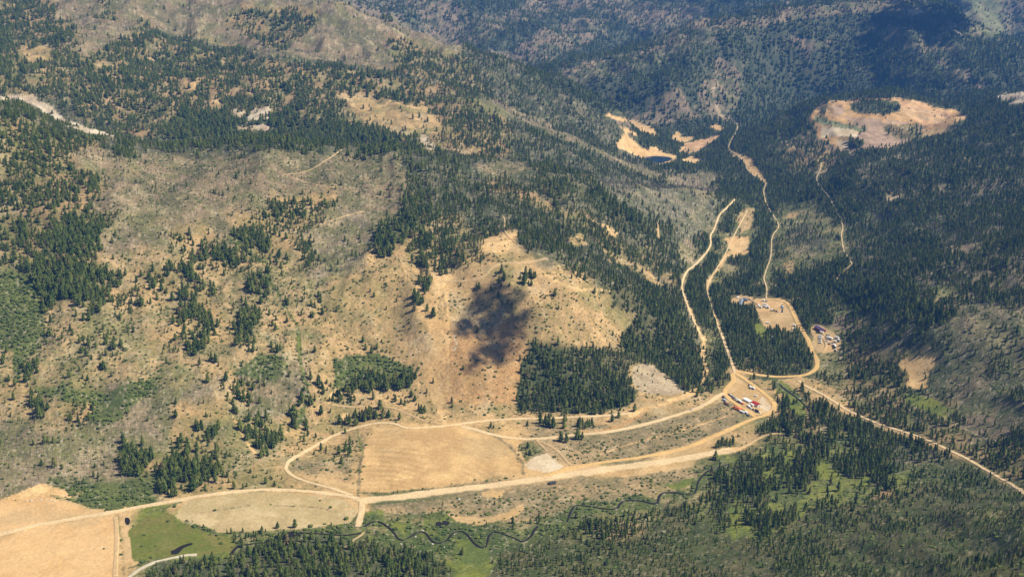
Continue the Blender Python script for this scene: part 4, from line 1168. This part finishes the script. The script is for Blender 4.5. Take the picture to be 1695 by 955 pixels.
def van(a, b_, c, label, group=None, L=6.2):
    root, _ = place('van', a, b_, label, 'van', group)
    boxes('body', [(-.4, 0, 1.5, L - .8, 2.05, 2.1, .96, .92), (L * .42, 0, 1.0, L * .17, 1.95, 1.0, .6, .9)], P_(c), root, .08)
    boxes('windscreen', [(L * .36, 0, 1.85, .35, 1.7, .75, .3, .9)], P_('glass'), root)
    boxes('window', [(L * .25, 1.0, 1.85, .9, .08, .6), (L * .25, -1.0, 1.85, .9, .08, .6)], P_('glass'), root)
    wheels(root, (-L * .32, L * .33), 2.05)
    return root
def trailer(a, b_, c, label, group=None, L=None, kind='camper', W=2.5, Hh=2.4, stripe=None):
    root, d = place('trailer', a, b_, label, 'trailer', group)
    L = L or max(d, 4.5)
    boxes('body', [(0, 0, .75 + Hh / 2, L, W, Hh, .98, .94)], P_(c), root, .12)
    boxes('roof', [(0, 0, .80 + Hh, L * .96, W * .9, .10), (L * .2, 0, .93 + Hh, .9, .8, .22)], P_('white' if c != 'dark' else 'dark'), root)
    boxes('door', [(L * .12, W / 2 + .01, 1.7, .8, .06, 1.7)], P_('grey'), root)
    for x in (-L * .3, L * .32): boxes('window', [(x, W / 2 + .01, 2.1, L * .14, .06, .6), (x, -W / 2 - .01, 2.1, L * .14, .06, .6)], P_('glass'), root)
    if stripe: boxes('stripe', [(0, s * (W / 2 + .015), 1.15, L * .95, .05, .35) for s in (-1, 1)], P_(stripe), root)
    boxes('hitch', [(L / 2 + .6, 0, .6, 1.3, .15, .15)], P_('dark'), root)
    wheels(root, (-.45, .5), W)
    return root
def semi(a, b_, c, c2, label, L=12.0):
    root, d = place('lorry', a, b_, label, 'lorry')
    cyl('tank', (-L / 2, 0, 2.2), (L / 2 - 3.6, 0, 2.2), 1.2, P_(c), root, 14)
    boxes('chassis', [(-.3, 0, .95, L * .96, 1.0, .3)], P_('dark'), root)
    boxes('cab', [(L / 2 - 1.9, 0, 1.95, 1.9, 2.3, 2.3, .9, .92), (L / 2 - .5, 0, 1.3, 1.2, 2.0, 1.1, .9, .9)], P_(c2), root, .08)
    boxes('windscreen', [(L / 2 - .95, 0, 2.4, .16, 1.9, .75)], P_('glass'), root)
    wheels(root, (-L * .42, -L * .32, L * .18, L * .42), 2.3, .5)
    return root
def machine(a, b_, c, label, L=5.0):
    root, d = place('loader', a, b_, label, 'loader')
    boxes('body', [(-.8, 0, 1.3, L * .5, 1.7, 1.0, .9, .9), (.5, 0, 1.0, L * .3, 1.4, .7)], P_(c), root, .06)
    boxes('cab', [(-.2, 0, 2.3, 1.4, 1.4, 1.3, .88, .88)], P_('glass'), root)
    boxes('cab_roof', [(-.2, 0, 3.0, 1.5, 1.5, .12)], P_(c), root)
    vs, fs = [], []
    for s in (-1, 1):
        cone_part(vs, fs, (.4, s * .6, 1.5), (L * .52, s * .6, .8), .13, .11, 5)
    link('arm', mesh_py('arm', vs, fs, P_(c)), root)
    boxes('bucket', [(L * .58, 0, .6, .12, 2.1, .8), (L * .68, 0, .25, 1.0, 2.1, .12), (L * .63, 1.0, .55, .8, .08, .6), (L * .63, -1.0, .55, .8, .08, .6)], P_('grey'), root)
    wheels(root, (-1.5, 1.3), 2.1, .7)
    return root
def container(a, b_, c, label, L=6.0, name='container', Hh=2.5, group=None):
    root, d = place(name, a, b_, label, 'container', group)
    boxes('body', [(0, 0, Hh / 2, L, 2.4, Hh)] + [(x, s * 1.2, Hh / 2, .12, .12, Hh * .9) for x in np.arange(-L / 2 + .4, L / 2 - .2, .6) for s in (-1, 1)], P_(c), root)
    boxes('roof', [(0, 0, Hh + .05, L + .06, 2.46, .1)], P_(c), root)
    for s in (-.58, .58): boxes('door', [(L / 2 + .04, s, Hh / 2, .06, 1.1, Hh * .88)], P_('grey'), root)
    return root
def house(name, a, b_, width, eave, ridge, wall_c, roof_c, label, L=None, trim=None, gable_c=None, windows=3, doors=1, cat='building', open_front=False, panel=False):
    root, d = place(name, a, b_, label, cat); L = L or d
    w = width / 2; l = L / 2
    vs = [(-l, -w, -.8), (l, -w, -.8), (l, w, -.8), (-l, w, -.8), (-l, -w, eave), (l, -w, eave), (l, w, eave), (-l, w, eave), (-l, 0, ridge), (l, 0, ridge)]
    fs = [(0, 1, 5, 4), (2, 3, 7, 6), (1, 2, 6, 9, 5), (3, 0, 4, 8, 7)]
    wall = link('wall', mesh_py('wall', vs, fs, P_(wall_c)), root)
    ov = .6; sl = (ridge - eave) / w; t_ = .18
    def slab(sy):
        y1 = sy * (w + ov); z1 = eave - ov * sl
        v = [(-l - ov, y1, z1), (l + ov, y1, z1), (l + ov, 0, ridge + .02), (-l - ov, 0, ridge + .02)]
        v += [(x, y, z + t_) for x, y, z in v]
        f = [(3, 2, 1, 0), (4, 5, 6, 7), (0, 1, 5, 4), (1, 2, 6, 5), (2, 3, 7, 6), (3, 0, 4, 7)]
        return v, f
    v1, f1 = slab(1); v2, f2 = slab(-1)
    # standing seams on both slopes
    seam = []
    for sy in (1, -1):
        for x in np.arange(-l, l + .1, 1.2):
            o = len(v1) + len(v2) + len(seam)
            y1 = sy * (w + ov)
            seam += [(x - .05, y1, eave - ov * sl + t_ + .08), (x + .05, y1, eave - ov * sl + t_ + .08), (x + .05, 0, ridge + t_ + .10), (x - .05, 0, ridge + t_ + .10)]
            f2.append(tuple(q - len(v1) for q in (o, o + 1, o + 2, o + 3)))
    roof = link('roof', mesh_py('roof', v1 + v2 + seam, f1 + [tuple(q + len(v1) for q in f) for f in f2], P_(roof_c)), root)
    if trim:
        boxes('trim', [(0, s * (w + ov + .1), eave - ov * sl + .1, 2 * l + 2 * ov + .3, .35, .35) for s in (-1, 1)] + [(s * (l + ov + .12), 0, eave + .0, .3, 2 * w + 1.2, .35) for s in (-1, 1)], P_(trim), root)
    if gable_c: boxes('gable_wall', [(s * (l + .04), 0, eave / 2 - .1, .06, 2 * w - .3, eave - .2) for s in (1, -1)], P_(gable_c), root)
    for k in range(windows):
        x = -l + (k + .7) * 2 * l / (windows + .4)
        f = boxes('window', [(x, -w - .04, eave * .58, 1.1, .07, .9)], P_('white'), root); boxes('pane', [(x, -w - .09, eave * .58, .9, .05, .7)], P_('glass'), f)
    for k in range(doors):
        dr = boxes('door', [(l + .10, 0, 1.2, .07, min(3.0, width * .4), 2.5)], P_('grey'), root)
    if panel: boxes('solar_panel', [(0, -w * .5, (eave + ridge) / 2 + t_ + .18, L * .45, w * .55, .12)], P_('dark'), root)
    return root
def Z5(x, y): return (x / 10.61 + 1170, y / 10.61 + 610)
def Z4(x, y): return (x / 6.78 + 1180, y / 6.78 + 470)

house('red_roof_building', Z5(815, 618), Z5(925, 672), 8.5, 3.6, 5.8, 'cream', 'red', 'long metal building under a bright red gabled roof beside the concrete pad', gable_c='white', windows=4)
house('white_shed', Z5(662, 545), Z5(770, 600), 6.5, 2.6, 3.4, 'white', 'white', 'low white roofed shed end to end with the bright red roof', windows=3)
r_ = house('orange_shed', Z5(470, 690), Z5(605, 738), 7.0, 2.8, 3.6, 'orange', 'orange', 'orange shed with a dark panel on its roof by the dirt lane', windows=2, panel=True)
house('grey_roof_cabin', Z4(320, 195), Z4(312, 245), 8, 3, 5, 'wood', 'roofgrey', 'long cabin with pale blue-grey roof at the forest edge of the upper camp', windows=4)
house('grey_roof_lodge', Z4(345, 180), Z4(402, 188), 8, 3, 5.2, 'wood', 'roofgrey', 'cabin with a dark grey roof standing crosswise behind the blue-grey one', windows=3)
house('purple_roof_building', Z4(1160, 492), Z4(1245, 540), 9, 3.4, 5.6, 'maroon', 'purple', 'long building with dark purple roof and red eaves above the lower camp yard', trim='red', windows=4)
house('small_dark_shed', (909.5, 801), (919, 799.5), 5.5, 2.5, 3.6, 'wood', 'dark', 'small dark shed alone below the airstrip', windows=1)
house('white_shed', Z4(905, 508), Z4(930, 510), 4.5, 2.5, 3.2, 'white', 'white', 'small white shed next to the camp road at the field corner', windows=1)
house('white_tank_shed', Z4(270, 158), Z4(290, 158), 4, 2.2, 3.0, 'white', 'white', 'tiny white hut in the clearing behind the grey roofed cabins', windows=1)

pk = 'vehicles parked in a row along the lower camp lane'
pickup(Z5(378, 460), Z5(396, 472), 'dark', 'black pickup at the head of the long parked row', pk)
pickup(Z5(402, 468), Z5(420, 480), 'paleblue', 'light blue pickup behind the black one in the parked row', pk)
pickup(Z5(428, 486), Z5(446, 498), 'blue', 'dark blue pickup ahead of the long silver tanker', pk)
semi(Z5(450, 508), Z5(535, 572), 'grey', 'white', 'long silver tank lorry in the middle of the parked row', 12.5)
trailer(Z5(548, 570), Z5(572, 590), 'cream', 'cream coloured camping trailer behind the silver tank lorry', pk, 5.5)
trailer(Z5(578, 592), Z5(605, 608), 'white', 'white camping trailer between the cream trailer and the red pickup', pk, 6)
pickup(Z5(610, 614), Z5(634, 632), 'red', 'red pickup closing the long parked row', pk)
van(Z5(718, 660), Z5(752, 674), 'white', 'white van nearest the red roof in the second row', pk)
van(Z5(738, 682), Z5(765, 696), 'white', 'white van one place down from the first in the second row', pk)
pickup(Z5(762, 700), Z5(786, 714), 'white', 'white pickup between the white vans and a dark pickup', pk)
trailer(Z5(776, 648), Z5(814, 668), 'white', 'white box trailer close to the dark wall of the red roofed building', pk, 6)
pickup(Z5(798, 716), Z5(826, 734), 'dark', 'dark pickup in the second row beside a black trailer', pk)
trailer(Z5(850, 744), Z5(904, 774), 'dark', 'black covered trailer near the end of the second row', pk, 7)
pickup(Z5(904, 768), Z5(936, 784), 'white', 'white pickup at the very end of the second row', pk)
pickup(Z5(832, 484), Z5(872, 492), 'white', 'white pickup alone on the grass above the red roof')
pickup(Z5(736, 300), Z5(752, 312), 'dark', 'dark pickup by the two white trailers next to the loop road')
trailer(Z5(748, 325), Z5(788, 362), 'white', 'white trailer by the loop road behind a dark pickup', None, 6.5)
trailer(Z5(796, 352), Z5(836, 370), 'white', 'second white trailer by the loop road, set slightly askew', None, 6)
machine(Z5(275, 500), Z5(297, 512), 'maroon', 'dark red loader, topmost of the machines on the lane bank')
machine(Z5(296, 530), Z5(316, 540), 'brown', 'brown loader just below the topmost dark red one')
container(Z5(298, 560), Z5(318, 568), 'paleblue', 'pale blue container among the machines on the lane bank', 4.5)
machine(Z5(302, 598), Z5(332, 604), 'maroon', 'dark red loader below the pale blue container')
machine(Z5(312, 624), Z5(338, 634), 'maroon', 'dark red loader beside the brush left of the orange shed')
machine(Z5(345, 640), Z5(378, 646), 'red', 'bright red loader at the corner near the orange shed')
trailer(Z5(575, 752), Z5(630, 776), 'pink', 'faded pink flat trailer below the orange shed', None, 6.5, Hh=1.2)
container(Z5(636, 784), Z5(660, 790), 'white', 'small white container next to the faded pink trailer', 3.5)
trailer(Z5(676, 780), Z5(708, 800), 'white', 'white trailer beside the lane below the orange shed', None, 5)
pickup(Z5(706, 824), Z5(736, 834), 'blue', 'dark blue pickup parked alone at the low end of the lane')
pickup((1140, 680.5), (1147, 677.5), 'grey', 'grey pickup driving on the pale lower road')

tr = 'white trailers and tents of the upper camp'
trailer(Z4(552, 196), Z4(578, 196), 'white', 'white trailer alone at the top edge of the upper camp', tr, 5.5)
container(Z4(592, 199), Z4(610, 200), 'grey', 'grey container beside the trailer at the top edge of the camp', 4)
trailer(Z4(504, 246), Z4(524, 262), 'white', 'white trailer at the left end of the upper camp cluster', tr, 6)
trailer(Z4(520, 270), Z4(548, 272), 'white', 'white trailer in front of the leftmost one of the cluster', tr, 5.5)
trailer(Z4(562, 240), Z4(590, 238), 'white', 'white trailer at the back of the upper camp cluster', tr, 6, stripe='blue')
trailer(Z4(566, 262), Z4(596, 262), 'white', 'blue striped white trailer in the middle of the cluster', tr, 6, stripe='blue')
trailer(Z4(602, 246), Z4(620, 262), 'white', 'red striped white trailer at the right of the cluster', tr, 5, stripe='red')
trailer(Z4(610, 272), Z4(632, 274), 'white', 'white trailer in front of the red striped one', tr, 5)
container(Z4(652, 300), Z4(668, 302), 'white', 'small white container right of the trailer cluster', 3.5)
pickup(Z4(774, 236), Z4(776, 256), 'dark', 'black pickup at the far end of the upper camp truck line', L=6)
container(Z4(772, 264), Z4(788, 270), 'paleblue', 'light blue container between two black trucks of the upper camp', 6)
pickup(Z4(780, 284), Z4(784, 300), 'dark', 'black pickup in the middle of the upper camp truck line', L=6)
pickup(Z4(776, 306), Z4(782, 322), 'blue', 'dark blue pickup at the near end of the upper camp truck line', L=6)
machine(Z4(676, 302), Z4(700, 304), 'brown', 'brown loader left of a second one in the upper camp')
machine(Z4(704, 312), Z4(726, 316), 'brown', 'brown loader at the edge of the field in the upper camp')
trailer(Z4(900, 474), Z4(926, 476), 'white', 'white trailer behind the small shed at the field corner', None, 5)
for k, xx in enumerate((603, 617, 631)):
    container(Z4(xx - 5, 440 + k), Z4(xx + 5, 441 + k), 'white', ('small white crate at the forest edge, first of three', 'small white crate between two others at the forest edge', 'small white crate nearest the camp road of the three')[k], 2.2, 'crate', 1.6, 'white crates at the forest edge')
container(Z4(657, 604), Z4(673, 604), 'white', 'small white container alone in the green meadow strip', 3)
ly = 'vehicles in the lower yard by the purple roof'
pickup(Z4(1164, 548), Z4(1180, 550), 'dark', 'black pickup on the grass below the purple roof', ly)
trailer(Z4(1204, 553), Z4(1234, 555), 'white', 'white box trailer directly below the purple roof', ly, 6)
machine(Z4(1210, 573), Z4(1234, 574), 'yellow', 'bright yellow loader between the white trailers')
van(Z4(1196, 590), Z4(1220, 594), 'white', 'white van just below the yellow loader', ly)
van(Z4(1194, 612), Z4(1216, 616), 'white', 'white van, second below the yellow loader', ly)
pickup(Z4(1190, 634), Z4(1214, 638), 'white', 'white pickup, third below the yellow loader', ly)
pickup(Z4(1192, 660), Z4(1216, 664), 'white', 'white pickup at the bottom of the yard column', ly)
container(Z4(1276, 588), Z4(1304, 592), 'dark', 'black container behind the long white trailer', 6)
trailer(Z4(1270, 606), Z4(1345, 626), 'white', 'long white trailer across the middle of the lower yard', ly, 13)
pickup(Z4(1268, 640), Z4(1290, 644), 'white', 'white pickup in front of the long white trailer', ly)
pickup(Z4(1298, 674), Z4(1320, 676), 'grey', 'grey pickup out in the bare middle of the yard', ly)
trailer(Z4(1374, 610), Z4(1410, 612), 'white', 'white trailer at the far right corner of the yard', ly, 7)
trailer(Z4(1400, 634), Z4(1424, 648), 'grey', 'grey trailer beside the forest at the right of the yard', ly, 6)
trailer(Z4(1360, 654), Z4(1382, 656), 'white', 'short white trailer at the top of the forest side line', ly, 5)
van(Z4(1354, 680), Z4(1362, 700), 'white', 'white van alongside the slim white trailer', ly)
trailer(Z4(1368, 692), Z4(1380, 728), 'white', 'slim white trailer along the forest side of the yard', ly, 8)
pickup(Z4(1374, 740), Z4(1386, 752), 'white', 'white pickup at the low end of the forest side line', ly)

# boulders strewn along the field edge and the pale rocks by the stream
M_rock = mat('pale_rock', (.48, .43, .36), rough=.95, var=.25, vscale=.6)
rk = [(44, 829), (52, 828), (60, 828), (68, 827), (76, 826), (84, 827), (90, 829), (622, 880), (640, 884), (664, 900), (688, 888), (700, 878), (716, 900), (735, 905), (752, 884), (795, 822), (806, 826), (760, 826), (772, 829), (785, 828)]
proto = None
for k, (a, b_) in enumerate(rk):
    g = cast([a], [b_])[0]
    if proto is None:
        bm = bmesh.new(); bmesh.ops.create_icosphere(bm, subdivisions=2, radius=1)
        for v in bm.verts: v.co *= 1 + .25 * float(fbm(np.array([v.co.x * 3 + 9]), np.array([v.co.y * 3 + v.co.z * 2]), 1.3, 2, 3)[0]); v.co.z *= .6
        me = bpy.data.meshes.new('boulder'); bm.to_mesh(me); bm.free(); me.materials.append(M_rock)
        o = proto = link('boulder', me)
    else:
        o = proto.copy(); sc.collection.objects.link(o)
    s = random.uniform(1.0, 2.0); o.location = (g[0], g[1], g[2] + .1); o.scale = (s, s * random.uniform(.7, 1.2), s); o.rotation_euler = (0, 0, random.uniform(0, 6))
    place_ = 'at the upper edge of the tan field bottom left' if k < 7 else ('on the bank of the winding stream' if k < 15 else 'on the heath below the airstrip')
    tag(o, 'pale boulder lying ' + place_, 'boulder', ('boulders at the field edge', 'boulders along the stream', 'boulders on the heath')[0 if k < 7 else (1 if k < 15 else 2)])
